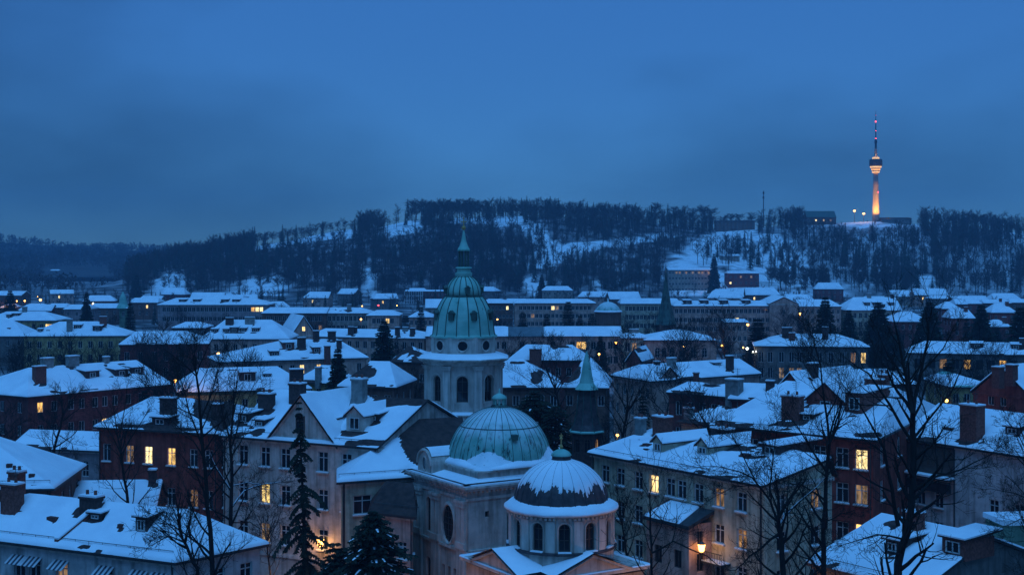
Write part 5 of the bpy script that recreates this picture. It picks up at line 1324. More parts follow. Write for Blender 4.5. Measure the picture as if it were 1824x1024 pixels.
# ---------------------------------------------------------------- slim chapel tower with two-stage copper spire
SD = 150.0; SC = Vector(((1045 - CX) / FP * SD, SD, 0)); zs_ = lambda y: zz(y, SD)
ch = thing('chapel_tower', 'slim dark chapel tower with two-stage copper spire beside the rotunda', 'church tower', (SC.x, SC.y, 0))
cm = MB(); rg = ring_pts(SC, 1.62 * K8, 8, O8)
for i in range(8):
    a, b = rg[i], rg[(i + 1) % 8]; L = (b - a).length; facade(cm, a, b, -1, zs_(767), [(L / 2, zs_(791), .75, 1.6, True)], depth=.3)
body = cm.build('tower_wall', DARKBRICK, ch)
for i in range(8):
    a, b = rg[i], rg[(i + 1) % 8]; d = (b - a).normalized(); inn = Vector((-d.y, d.x, 0)); fm, pm, sm = win_meshes(.75, 1.6, 'arch', 3 if i == 6 else 0, True)
    o = put('window', fm, ch, (a + b) / 2 + inn * .2 + Vector((0, 0, zs_(791))), math.atan2(d.y, d.x)); sub('pane', pm, o)
p1_ = [(1.98, zs_(768)), (1.85, zs_(764)), (1.52, zs_(755)), (1.2, zs_(735)), (1.0, zs_(710)), (.88, zs_(692))]
MB().lathe(SC, p1_, 8, rot=O8).build('lower_spire', LEAD, ch)
MB().lathe(SC, [(2.02, zs_(769)), (2.05, zs_(767)), (1.85, zs_(764.5))], 8, rot=O8).build('lower_eave', COPPERLT, ch)
me = MB().tube([Vector((r + .02, 0, z)) for r, z in p1_], .05, 4).mesh('ridge_roll', COPPERDK)
for i in range(8): put('ridge_roll', me, ch, Vector((SC.x, SC.y, 0)), O8 + 2 * math.pi * i / 8)
p2_ = [(1.38, zs_(693)), (1.2, zs_(689)), (.86, zs_(682)), (.68, zs_(670)), (.45, zs_(648)), (.05, zs_(625))]
MB().lathe(SC, p2_, 8, rot=O8).build('upper_spire', COPPERLT, ch)
MB().lathe(SC, [(.04, zs_(627)), (.05, zs_(622)), (.16, zs_(620)), (.05, zs_(618)), (.05, zs_(613)), (.2, zs_(611)), (.04, zs_(608)), (.03, zs_(602))], 8).build('finial', DARKMETAL, ch)

# dark needle spire and domed hall in the middle distance
c = Vector(((1186 - CX) / FP * 400, 400, 0)); t_ = thing('church_tower', 'brown church tower with tall dark green needle spire', 'church tower', c)
MB().box(c, Vector((1, .15, 0)).normalized(), 2.4, 2.4, -1, zz(577, 400)).build('tower_wall', wallmat('brown'), t_)
sp = MB(); zb0, zt0 = zz(578, 400), zz(482, 400)
sp.lathe(c, [(3.4, zb0), (3.0, zb0 + .8), (1.5, zb0 + 6.5), (.75, zb0 + 11), (.08, zt0)], 8, rot=O8); sp.build('spire', COPPERDK, t_)
MB().tube([Vector((c.x, c.y, zt0 - .3)), Vector((c.x, c.y, zt0 + 2))], .06, 4).build('finial', DARKMETAL, t_)
c = Vector(((1083 - CX) / FP * 450, 450, 0)); t_ = thing('domed_hall', 'round brown hall with snow-dusted green dome in the middle distance', 'hall', c)
MB().lathe(c, [(4.4, -1), (4.4, zz(557, 450)), (4.7, zz(556.5, 450)), (4.7, zz(555, 450))], 24).build('wall', wallmat('brown'), t_)
zb0 = zz(555.5, 450); MB().lathe(c, [(4.6, zb0), (4.2, zb0 + .6), (3.6, zb0 + 1.6), (2.6, zb0 + 2.6), (1.4, zb0 + 3.2), (.3, zb0 + 3.4), (.1, zb0 + 4.6)], 24).build('dome', COPPERDOME, t_, smooth=True)
MB().lathe(c, [(4.75, zb0), (4.75, zb0 + .25), (4.3, zb0 + .55)], 24).build('snow_collar', SNOW, t_)

# ---------------------------------------------------------------- television tower and masts on the hill
VD = 1300.0; vx = (1560 - CX) / FP * VD; vz = hill_z(vx, VD) - .5; VC = Vector((vx, VD, 0)); zv = lambda y: zz(y, VD); m_ = VD / FP
tv = thing('television_tower', 'slender floodlit television tower with round pod on the hilltop', 'tower', (vx, VD, vz))
MB().lathe(VC, [(3.5, vz - 3), (3.35, zv(388)), (2.9, zv(360)), (2.45, zv(330)), (2.2, zv(306))], 24).build('shaft', CONCRETE, tv, smooth=True)
TVLIT = glow('lit_gallery_glass', (1.0, 0.46, 0.13), 1.05, .3)
for r0, r1, ya, yb in ((3.4, 3.7, 308, 305.5), (4.2, 4.5, 303.5, 301), (5.2, 5.6, 299, 296.5)):
    MB().lathe(VC, [(r0, zv(ya)), (r1, zv(yb))], 32).build('lit_gallery', TVLIT, tv, smooth=True)
for r, ya, yb in ((3.9, 305.4, 303.6), (4.9, 300.9, 299.1), (2.6, 311, 308.1)):
    MB().lathe(VC, [(r * .85, zv(ya)), (r, zv(yb))], 32).build('gallery_slab', CONCRETE, tv)
MB().lathe(VC, [(5.9, zv(296.4)), (6.2, zv(294)), (6.2, zv(287)), (5.9, zv(284.5)), (3.6, zv(283.5))], 32).build('pod', DARKMETAL, tv, smooth=False)
MB().lathe(VC, [(3.4, zv(283.4)), (3.3, zv(280.5))], 32).build('lit_gallery', TVLIT, tv, smooth=True)
MB().lathe(VC, [(2.6, zv(280.4)), (1.6, zv(278))], 24).build('pod_roof', CONCRETE, tv)
MB().lathe(VC, [(1.4, zv(278)), (1.15, zv(264.5))], 16).build('mast_foot', CONCRETE, tv)
MB().lathe(VC, [(1.1, zv(264.4)), (.95, zv(256)), (1.3, zv(255)), (1.3, zv(250)), (.8, zv(249))], 16).build('antenna_drum', DARKMETAL, tv)
ys_ = [248.9, 236, 223, 212, 204, 198]
for k in range(5): MB().lathe(VC, [(.62 - .1 * k, zv(ys_[k])), (.56 - .1 * k, zv(ys_[k + 1]) - .01)], 8).build('mast_section', REDPAINT if k % 2 == 0 else DARKMETAL, tv)
for y, r in ((247, .7), (233.5, .55), (217, .65), (206, .3)):
    MB().lathe(VC, [(r * .6, zv(y) - r), (r, zv(y)), (r * .6, zv(y) + r)], 10).build('warning_light', LAMPRED, tv, smooth=True)
q = VC + Vector((1.6, -2.0, 0)); MB().lathe(q, [(.4, zv(342.5) - .6), (.7, zv(342.5)), (.4, zv(342.5) + .6)], 8).build('warning_light', LAMPRED, tv)
for sx, sy in ((-1, -1), (1, -1), (-.2, -1.4)):
    p = Vector((vx + sx * 11, VD + sy * 11, 0)); p.z = max(hill_z(p.x, p.y), vz) + .9
    fl = MB().box(p, Vector((1, 0, 0)), .4, .3, p.z - 1.2, p.z); fo = fl.build('floodlight', DARKMETAL, tv)
    ld = bpy.data.lights.new('floodlight_beam', 'SPOT'); ld.energy = 95000; ld.color = (1.0, 0.42, 0.08); ld.spot_size = math.radians(70); ld.spot_blend = .7; ld.shadow_soft_size = .4
    lo = bpy.data.objects.new('floodlight_beam', ld); link(lo, fo); aim = Vector((vx, VD, zv(350))); src = p + Vector((0, 0, .2)); lo.location = src - ORG[fo.name]
    lo.rotation_euler = (aim - src).to_track_quat('-Z', 'Y').to_euler()
for yy, w_, h_ in ((zv(276), 900, 1.8),):
    for sx in (-1, 1):
        ld = bpy.data.lights.new('pod_light', 'POINT'); ld.energy = 350; ld.color = (1, .5, .16); ld.shadow_soft_size = .2
        lo = bpy.data.objects.new('pod_light', ld); link(lo, tv); lo.location = Vector((vx + sx * 2.6, VD - 2.4, yy)) - ORG[tv.name]
def lamp_mast(px, ytop, d, label, name='lamp_mast', white=False, e=1500, head=1.35):
    x = (px - CX) / FP * d; zb = hill_z(x, d); zt = zz(ytop, d); t = thing(name, label, 'lamp', (x, d, zb))
    c = Vector((x, d, 0)); MB().tube([Vector((x, d, zb - 1)), Vector((x, d, zt))], [.35, .2], 8).build('pole', CONCRETE, t)
    MB().lathe(c, [(.4 * head, zt), (.9 * head, zt + .4), (.9 * head, zt + 1.0), (.3 * head, zt + 1.4)], 10).build('lamp_head', LAMPGLASS, t)
    ld = bpy.data.lights.new('lamp_light', 'POINT'); ld.energy = e; ld.color = (1, .5, .16); ld.shadow_soft_size = 1.0
    lo = bpy.data.objects.new('lamp_light', ld); link(lo, t); lo.location = Vector((0, -1.6, zt + .6 - zb))
lamp_mast(1522, 377, 1296, 'left bright orange lamp mast beside the hilltop tower')
lamp_mast(1538.5, 382, 1298, 'lower bright orange lamp mast next to the hilltop tower')
x = (1360 - CX) / FP * 1300; zb = hill_z(x, 1300); t_ = thing('antenna_mast', 'thin dark antenna mast on the hill crest left of the green-roofed house', 'mast', (x, 1300, zb))
MB().tube([Vector((x, 1300, zb - 1)), Vector((x, 1300, zz(340, 1300)))], [.55, .3], 6).build('pole', DARKMETAL, t_)
for y in (344, 352): MB().lathe(Vector((x, 1300, 0)), [(.9, zz(y, 1300) - 1), (.9, zz(y, 1300) + 1)], 8).build('antenna_panel', DARKMETAL, t_)
# ---------------------------------------------------------------- trees
def rand_unit(r):
    while True:
        v = Vector((r.uniform(-1, 1), r.uniform(-1, 1), r.uniform(-1, 1)))
        if .05 < v.length < 1: return v.normalized()
def grow(mb, r, p, dr, L, rad, lev, maxlev, up=.12, bend=.28, mt=0, nch=(5, 5, 5, 4), rmin=.012, spread=.85, lo=.25):
    n = 5 if lev == 0 else (4 if lev < maxlev else 3)
    pts, rads = [p.copy()], [rad]; d = dr.normalized(); end = rad * (.35 if lev < maxlev else .5)
    for i in range(n):
        d = (d + rand_unit(r) * (bend if lev < maxlev else bend * .6) + Vector((0, 0, up))).normalized()
        p = p + d * (L / n); pts.append(p.copy()); rads.append(max(rmin, lerp(rad, end, (i + 1) / n)))
    mb.tube(pts, rads, 6 if rad > .12 else (4 if rad > .04 else 3), mt, cap=False)
    if lev < maxlev: kids(mb, r, pts, rads, L, lev + 1, maxlev, up, bend, mt, nch, rmin, spread, lo)
def kids(mb, r, pts, rads, L, lev, maxlev, up, bend, mt, nch, rmin, spread, lo=.25):
    k = nch[min(lev - 1, len(nch) - 1)]
    for c in range(k):
        t = lo + (1 - lo) * (c + r.random()) / k
        x = t * (len(pts) - 1); i = min(len(pts) - 2, int(x)); f = x - i
        q = lerp(pts[i], pts[i + 1], f); rr = lerp(rads[i], rads[i + 1], f); ax = (pts[i + 1] - pts[i]).normalized()
        s = rand_unit(r); s = (s - ax * s.dot(ax)); s = s.normalized() if s.length > .05 else Vector((1, 0, 0))
        d = ax * r.uniform(.45, .9) + s * r.uniform(.6, 1.0) * spread
        grow(mb, r, q, d, L * r.uniform(.5, .8) * (1.1 - .45 * t), max(rmin, rr * r.uniform(.5, .68)), lev, maxlev, up, bend, mt, nch, rmin, spread, lo)

def px_tree(label, base_px, d, limbs, seed, maxlev=4, nch=(6, 6, 5, 4), group=None, up=.10, rmin=.009, snow_limbs=(), bend=.22, zg=0.0):
    """near bare tree: trunk and limbs follow the photograph, finer branches grow from them.
       limbs: list of (points [(px, py, depth offset)], r0, r1); the first is the trunk"""
    r = random.Random(seed); x = (base_px - CX) / FP * d; nch = (nch[0] - 1, nch[1] - 1, nch[2] - 1, 2)
    root = thing('bare_tree', label, 'tree', (x, d, zg), group)
    tm, cm, sm = MB(), MB(), MB()
    for li, (pp, r0, r1) in enumerate(limbs):
        r0, r1 = r0 * .78, r1 * .75; pts = [PD(a, b, d + c) for a, b, c in pp]
        if li == 0: pts = [Vector((x, d, zg - .3))] + pts
        fine, fr = [], []
        n = len(pts) - 1
        for i in range(n):
            seg = max(2, int((pts[i + 1] - pts[i]).length / 1.2))
            for k in range(seg):
                t = (i + k / seg) / n; w = .07 if 0 < i + k else 0
                fine.append(lerp(pts[i], pts[i + 1], k / seg) + rand_unit(r) * w); fr.append(lerp(r0, r1, t))
        fine.append(pts[-1]); fr.append(r1)
        tm.tube(fine, fr, 8 if r0 > .1 else 5, 0)
        if li in snow_limbs:
            sm.tube([q + Vector((0, 0, f_ * .8)) for q, f_ in zip(fine, fr)], [f_ * .75 for f_ in fr], 5, 0)
        L = sum((fine[i + 1] - fine[i]).length for i in range(len(fine) - 1))
        lo = .45 if li == 0 else .15
        kids(cm, r, fine, fr, min(6.0, L * (.45 if li == 0 else .62)), 1, maxlev, up, bend, 0, (nch[0] + int(L / 2),) + tuple(nch[1:]), rmin, .9, lo)
        # the tip goes on as twigs
        ax = (fine[-1] - fine[-2]).normalized()
        for k in range(3): grow(cm, r, fine[-1], ax + rand_unit(r) * .5, min(3.0, L * .3), r1 * .8, 2, maxlev, up, bend, 0, nch, rmin)
    tm.build('trunk', BARK, root, smooth=True); cm.build('crown', TWIG, root, smooth=True)
    if sm.v: sm.build('limb_snow', SNOW, root, smooth=True)
    return root

def proto_bare(seed, H=12.0, maxlev=3, spreadk=1.0):
    r = random.Random(seed); tm, cm = MB(), MB()
    p = Vector((0, 0, -.3)); pts, rads = [p.copy()], [H * .017]; d = Vector((0, 0, 1))
    for i in range(7):
        d = (d + rand_unit(r) * .13 + Vector((0, 0, .1))).normalized(); p = p + d * (H * .75 / 7); pts.append(p.copy()); rads.append(H * .017 * (1 - .11 * (i + 1)))
    tm.tube(pts, rads, 7, 0)
    kids(cm, r, pts, rads, H * .58 * spreadk, 1, maxlev, .14, .26, 0, (13, 7, 6, 4), .018, .8, .28)
    return tm.mesh('trunk', BARK, None, True), cm.mesh('crown', TWIG, None, True)
BARES = [proto_bare(s) for s in (3, 11, 19, 27)]
def bare(px, py_top, d, label, group=None, k=None, zg=0.0, H=None, rot=None, wid=1.0):
    x = (px - CX) / FP * d; zt = zz(py_top, d); H = H or max(4.0, zt - zg)
    tm, cm = BARES[(int(px) * 7 + int(d)) % 4 if k is None else k]
    o = thing('bare_tree', label, 'tree', (x, d, zg), group); s = H / 12.0; o.scale = (s * wid, s * wid, s); o.rotation_euler = (0, 0, (px * 1.7) % 6.28 if rot is None else rot)
    for nm, me in (('trunk', tm), ('crown', cm)): ob = bpy.data.objects.new(nm, me); link(ob, o)
    return o

def spruce_mesh(seed, H, R, whorls, per, fro, droop=.35, ragged=.25, base=.06, snowy=0.0, fl=.34, fw=.13, pw=.85):
    r = random.Random(seed); tm, cm, sn = MB(), MB(), MB()
    tm.tube([Vector((0, 0, -.3)), Vector((0, 0, H * .5)), Vector((0, 0, H * .97))], [H * .013, H * .008, .02], 6, 0)
    for w in range(whorls):
        t = (w + r.random() * .7) / whorls; z = H * (base + (1 - base) * t * .985)
        Rw = R * (1 - t) ** pw * (1 + ragged * (r.random() - .5) * 2) + .12
        a0 = r.random() * 6.28
        for b in range(per):
            if r.random() < ragged * .35: continue
            a = a0 + 6.283 * b / per + r.uniform(-.25, .25); L = Rw * r.uniform(.72, 1.12)
            u = Vector((math.cos(a), math.sin(a), 0)); sd = Vector((-u.y, u.x, 0))
            q0 = Vector((0, 0, z)); dz = droop * L * r.uniform(.7, 1.3)
            def sp(s_): return q0 + u * (L * s_) + Vector((0, 0, -dz * s_ * s_ + .18 * L * max(0, s_ - .7)))
            nf = max(2, int(fro * L / max(R, .1) + 2))
            for k in range(nf):
                s0 = (k + .3) / nf; c = sp(s0); c2 = sp(min(1.0, s0 + 1.4 / nf)); wd = fl * (1 - .55 * s0) * (L ** .5 if L > 1 else 1)
                for sg in (-1, 1):
                    tip = c2 + sd * (sg * wd * r.uniform(.6, 1.1)) + Vector((0, 0, -r.uniform(.05, .55) * wd))
                    cm.poly([c + u * .02, c + u * (fw * 2) , tip]); cm.poly([c, c2, tip - u * (.25 * wd)])
                if snowy and r.random() < snowy and t < .93:
                    e = c + Vector((0, 0, .05)); f2 = c2 + Vector((0, 0, .05)); ws = wd * .24
                    sn.poly([e - sd * ws, e + sd * ws, f2 + sd * ws * .6, f2 - sd * ws * .6])
    return tm.mesh('trunk', BARK), cm.mesh('crown', NEEDLE), (sn.mesh('snow', SNOW) if sn.v else None)
SP_MID = [spruce_mesh(s, 12, 2.4, 40, 11, 5, droop=.45, snowy=.03, fl=.55, fw=.2, pw=.8) for s in (1, 2, 3)]
SP_NARROW = [spruce_mesh(s, 12, 1.8, 44, 12, 5, droop=.2, ragged=.15, base=.0, fl=.5, fw=.2, pw=.6) for s in (4, 5)]
def spruce(px, ytop, d, label, protos, wid=1.0, zg=0.0, group=None, name='spruce'):
    x = (px - CX) / FP * d; H = zz(ytop, d) - zg; s = H / 12
    ms = protos[int(px) % len(protos)]; o = thing(name, label, 'tree', (x, d, zg), group); o.scale = (s * wid, s * wid, s); o.rotation_euler = (0, 0, px % 6.28)
    for nm, me in zip(('trunk', 'crown', 'snow'), ms):
        if me:
            ob = bpy.data.objects.new(nm, me); link(ob, o)
            if nm == 'snow': ob['kind'] = 'stuff'
    return o

# --- near trees, drawn limb by limb
px_tree('tall dark bare tree rising before the awning house corner', 383, 89,
        [([(378, 985, 0), (368, 900, 0), (362, 800, 0), (356, 730, 0), (350, 670, 0)], .24, .09),
         ([(362, 800, 0), (335, 730, -1), (322, 675, -1)], .10, .03), ([(358, 745, 0), (378, 700, 1), (392, 650, 1)], .09, .03),
         ([(352, 690, 0), (345, 640, 0), (352, 600, 0)], .08, .03), ([(364, 830, 0), (395, 790, 1), (415, 770, 2)], .07, .03), ([(360, 780, 0), (325, 765, -1), (300, 745, -1)], .06, .02)], 5, nch=(6, 5, 5, 3))
px_tree('slender bare tree forking before the lit red house wall', 229, 124,
        [([(229, 896, 0), (222, 850, 0), (215, 805, 0)], .20, .13), ([(215, 808, 0), (208, 760, 0), (200, 720, 0)], .11, .03),
         ([(216, 810, 0), (238, 770, 1), (262, 735, 1)], .10, .03), ([(214, 805, 0), (190, 760, -1), (165, 715, -1)], .09, .03), ([(212, 780, 0), (222, 730, 0), (226, 690, 0)], .08, .03)], 8, nch=(5, 5, 5, 3))
px_tree('leaning bare tree with clotted twig crown before the long red-brown house', 82, 150,
        [([(85, 847, 0), (97, 800, 0), (107, 762, 0), (113, 735, 0)], .24, .14), ([(112, 738, 0), (108, 715, 0), (100, 695, 0)], .1, .03), ([(113, 735, 0), (128, 712, 1), (140, 700, 1)], .1, .03), ([(106, 775, 0), (128, 790, 0), (138, 822, 0)], .07, .03)], 12, nch=(6, 6, 5, 3))
px_tree('bare tree with snow-lined limbs in front of the white pediment house', 410, 112,
        [([(412, 925, 0), (412, 850, 0), (410, 790, 0), (416, 720, 0)], .26, .10), ([(412, 905, 0), (436, 875, 1), (470, 861, 2), (500, 858, 2)], .10, .04), ([(410, 872, 0), (385, 835, -1), (372, 800, -1)], .12, .05),
         ([(411, 800, 0), (430, 740, 1), (450, 690, 1)], .10, .03), ([(411, 790, 0), (396, 735, -1), (388, 680, -1)], .10, .03), ([(412, 930, 0), (445, 930, 1), (470, 945, 2)], .07, .03), ([(412, 865, 0), (440, 858, 0), (465, 862, -1)], .07, .03)], 17, nch=(6, 5, 5, 3), snow_limbs=(1, 2, 6))
px_tree('low spreading bare tree over the awning house roof', 352, 84,
        [([(353, 1014, 0), (338, 985, 0), (326, 960, 0)], .17, .11), ([(326, 962, 0), (315, 925, 0), (300, 885, 0)], .08, .02), ([(328, 965, 0), (300, 952, -1), (262, 975, -1)], .08, .02), ([(330, 970, 0), (340, 930, 1), (345, 895, 1)], .07, .02), ([(325, 960, 0), (296, 930, -1), (270, 915, -1)], .06, .02)], 23, nch=(6, 6, 5, 3))
px_tree('bare tree with long limbs arching before the cream apartment house', 1398, 84,
        [([(1396, 1015, 0), (1391, 960, 0), (1386, 925, 0)], .26, .17), ([(1386, 928, 0), (1372, 890, 0), (1340, 850, 0), (1300, 835, -1), (1258, 830, -1)], .12, .02), ([(1388, 935, 0), (1412, 905, 1), (1440, 880, 1), (1470, 850, 1)], .11, .03),
         ([(1388, 950, 0), (1360, 970, -1), (1335, 990, -1), (1310, 1015, -2)], .12, .04), ([(1370, 885, 0), (1375, 820, 0), (1385, 760, 0)], .08, .02), ([(1345, 855, 0), (1320, 800, -1), (1300, 770, -1)], .06, .02), ([(1350, 862, 0), (1305, 868, -1), (1270, 885, -1)], .05, .02)], 31, nch=(7, 6, 5, 3), snow_limbs=(2,))
px_tree('bare tree with straight dark trunk beside the bright red-house window', 1466, 88,
        [([(1466, 1015, 0), (1468, 940, 0), (1472, 860, 0), (1477, 790, 0)], .25, .14), ([(1477, 792, 0), (1470, 720, 0), (1460, 650, 0), (1446, 600, 0)], .12, .03), ([(1474, 840, 0), (1445, 800, -1), (1420, 760, -1), (1400, 735, -1)], .1, .02),
         ([(1477, 790, 0), (1500, 740, 1), (1515, 690, 1)], .09, .02), ([(1470, 890, 0), (1430, 865, -1), (1395, 855, -1)], .1, .03), ([(1472, 850, 0), (1500, 810, 1), (1530, 790, 1)], .07, .02), ([(1466, 930, 0), (1500, 915, 0), (1530, 905, 0)], .07, .02)], 37, nch=(7, 5, 5, 3))
px_tree('great dark bare tree towering over the roofs by the loggia house', 1592, 78,
        [([(1598, 1005, 0), (1614, 950, 0), (1626, 880, 0), (1628, 800, 0), (1626, 735, 0)], .33, .2), ([(1626, 740, 0), (1612, 670, 0), (1600, 610, 0), (1590, 560, 0)], .16, .04), ([(1626, 745, 0), (1638, 670, 1), (1652, 600, 1), (1660, 550, 1)], .15, .04),
         ([(1627, 790, 0), (1585, 720, -1), (1545, 665, -1), (1510, 640, -1)], .13, .03), ([(1628, 780, 0), (1665, 735, 1), (1695, 700, 1), (1720, 640, 1)], .11, .03), ([(1600, 935, 0), (1590, 870, -1), (1575, 800, -1), (1545, 740, -1), (1515, 700, -1)], .16, .03),
         ([(1627, 890, 0), (1665, 850, 1), (1710, 835, 1), (1760, 812, 1)], .13, .03), ([(1627, 850, 0), (1650, 800, 0), (1690, 770, 0)], .09, .02), ([(1612, 680, 0), (1580, 630, 0), (1562, 585, 0)], .08, .02), ([(1640, 665, 1), (1680, 620, 1), (1700, 580, 1)], .08, .02), ([(1610, 960, 0), (1560, 950, -1), (1500, 970, -2)], .09, .02)], 41, nch=(5, 5, 4, 3))
px_tree('twiggy bare tree leaning in from the picture edge', 1880, 92,
        [([(1870, 950, 0), (1850, 880, 0), (1840, 820, 0)], .2, .1), ([(1845, 850, 0), (1810, 815, 0), (1770, 800, 0)], .08, .02), ([(1840, 825, 0), (1815, 780, 0), (1790, 745, 0)], .07, .02), ([(1855, 900, 0), (1810, 880, 0), (1765, 870, 0)], .07, .02), ([(1860, 930, 0), (1815, 925, -1), (1780, 940, -1)], .06, .02)], 43, nch=(7, 6, 5, 3))
px_tree('thin bare tree growing close to the bay of the cream house', 1161, 96, [([(1161, 1010, 0), (1159, 940, 0), (1157, 880, 0)], .16, .06), ([(1159, 945, 0), (1130, 920, 0), (1110, 890, 0)], .06, .02), ([(1158, 905, 0), (1185, 930, 0), (1225, 950, 0)], .05, .02), ([(1160, 985, 0), (1200, 965, -1), (1262, 990, -1), (1285, 1010, -1)], .10, .03)], 47, nch=(5, 5, 4, 3))
px_tree('bare tree hanging over the lane by the rotunda', 1105, 112, [([(1120, 1000, 0), (1112, 960, 0), (1108, 930, 0)], .16, .09), ([(1108, 935, 0), (1100, 900, 0), (1098, 870, 0)], .06, .02), ([(1112, 962, 0), (1140, 950, 0), (1165, 955, 0)], .06, .02), ([(1110, 950, 0), (1128, 900, 0), (1140, 880, 0)], .05, .02)], 49, nch=(5, 5, 4, 3))
px_tree('spreading bare tree behind the cream house beside the copper spire', 1112, 146, [([(1108, 800, 0), (1112, 760, 0), (1118, 730, 0)], .22, .14), ([(1117, 733, 0), (1098, 695, 0), (1075, 660, 0)], .1, .03), ([(1118, 730, 0), (1118, 690, 0), (1124, 645, 0)], .1, .03), ([(1117, 735, 0), (1140, 700, 0), (1160, 660, 0)], .1, .03), ([(1110, 775, 0), (1088, 735, 0), (1070, 710, 0)], .1, .03)], 53, nch=(6, 5, 5, 3))
px_tree('dark bare tree rising behind the green dome', 985, 172, [([(1000, 760, 0), (995, 715, 0), (988, 690, 0)], .25, .15), ([(988, 692, 0), (975, 660, 0), (965, 628, 0)], .11, .03), ([(990, 695, 0), (1010, 665, 0), (1020, 640, 0)], .1, .03), ([(994, 710, 0), (960, 690, 0), (925, 665, 0)], .1, .03), ([(989, 690, 0), (992, 655, 0), (990, 630, 0)], .1, .03)], 57, nch=(6, 5, 5, 3))
px_tree('leafless bush-like tree at the white house door', 500, 116, [([(478, 1005, 0), (476, 960, 0)], .12, .07), ([(476, 965, 0), (460, 930, 0), (450, 905, 0)], .05, .02), ([(477, 962, 0), (495, 930, 0), (505, 900, 0)], .05, .02), ([(477, 962, 0), (478, 925, 0), (470, 895, 0)], .05, .02)], 61, nch=(6, 5, 5, 3))

# --- near conifers
def near_spruce(label, px, ytop, d, R, seed, snowy, whorls=44, per=9, fro=13, droop=.35, ragged=.3, base=.05, lean=0.0, pw=.85):
    x = (px - CX) / FP * d; H = zz(ytop, d); o = thing('spruce', label, 'tree', (x, d, 0))
    for nm, me in zip(('trunk', 'crown', 'snow'), spruce_mesh(seed, H, R, whorls, per, fro, droop, ragged, base, snowy, .42, .1, pw)):
        if me:
            ob = bpy.data.objects.new(nm, me); link(ob, o)
            if nm == 'snow': ob['kind'] = 'stuff'
    o.rotation_euler = (0, lean, 0)
near_spruce('tall thin ragged spruce before the white pediment house', 552, 706, 108, 2.1, 71, .0, 40, 6, 9, .8, .95, .2, -.045)
near_spruce('broad snow-dusted spruce below the church wing', 664, 903, 97, 5.6, 72, .12, 54, 13, 16, .3, .3, pw=.6)
near_spruce('small snow-dusted spruce beside the yellow lantern', 596, 960, 98, 4.2, 73, .10, 40, 11, 12, .3, .3, pw=.6)
near_spruce('dark snow-flecked yew mass behind the green dome', 952, 688, 160, 6.5, 74, .06, 44, 12, 14, .25, .4, pw=.5)
near_spruce('second dark yew rising behind the green dome', 990, 716, 157, 5.0, 75, .05, 40, 12, 14, .25, .4, pw=.5)
near_spruce('dark conifer behind the chapel tower', 1145, 690, 165, 2.2, 76, .0, 34, 9, 9)

# --- conifers in the town
for px, yt, d, wid, kind, lab in [(684, 567, 290, 1.3, 0, 'snow-flecked spruce between the long pink houses'), (602, 617, 232, 1.05, 0, 'dark spruce standing behind the slim grey chimney'), (232, 538, 400, 1.0, 1, 'broad dark conifer right beside the pale green tower'),
        (154, 519, 480, .95, 0, 'pointed spruce between far row houses'), (18, 515, 520, 1.3, 0, 'dark spruce by the orange street lamps'), (750, 545, 430, 1.1, 1, 'dark pointed cypress left of the bell tower'), (722, 560, 420, 1.6, 1, 'round dark conifer left of the pointed cypress'),
        (1012, 535, 430, 1.3, 1, 'tall dark cypress before the far red-brown block'), (974, 557, 420, 1.2, 1, 'small dark cypress before the far red-brown block'), (1033, 560, 425, 1.3, 1, 'low dark cypress beside the tall one'), (1055, 556, 425, 1.4, 1, 'dark cypress next to the domed hall'), (931, 553, 425, 1.2, 1, 'small cypress below the short far block'),
        (1470, 525, 380, 1.25, 0, 'tall dark spruce above the stone villa'), (1565, 535, 370, 1.6, 0, 'wide dark spruce before the cream gable house'), (1512, 549, 390, 1.3, 0, 'dark spruce between villa and cream gable house'), (1656, 534, 345, 1.5, 0, 'broad spruce behind the long dark house'),
        (1748, 540, 340, 1.35, 0, 'perfect dark spruce above the long dark house'), (1818, 543, 330, 1.6, 0, 'dark spruce cut by the picture edge'), (1690, 640, 225, 1.5, 0, 'dark spruce behind the yellow hall'), (1350, 565, 330, 1.8, 1, 'rounded dark conifer left of the stone villa'), (1640, 575, 330, 1.4, 0, 'dark conifer mass beside the broad spruce'), (1722, 565, 345, .9, 1, 'slim conifer by the red house'),
        (965, 487, 880, 1.0, 0, 'lone pointed spruce at the hill foot'), (1272, 450, 1000, .9, 0, 'small pointed spruce on the open snow slope'), (243, 488, 960, 1.5, 0, 'dark spruce at the left end of the hill')]:
    zg = 0 if d < 870 else hill_z((px - CX) / FP * d, d) - .5
    spruce(px, yt, d, lab, (SP_MID, SP_NARROW)[kind], wid, zg)
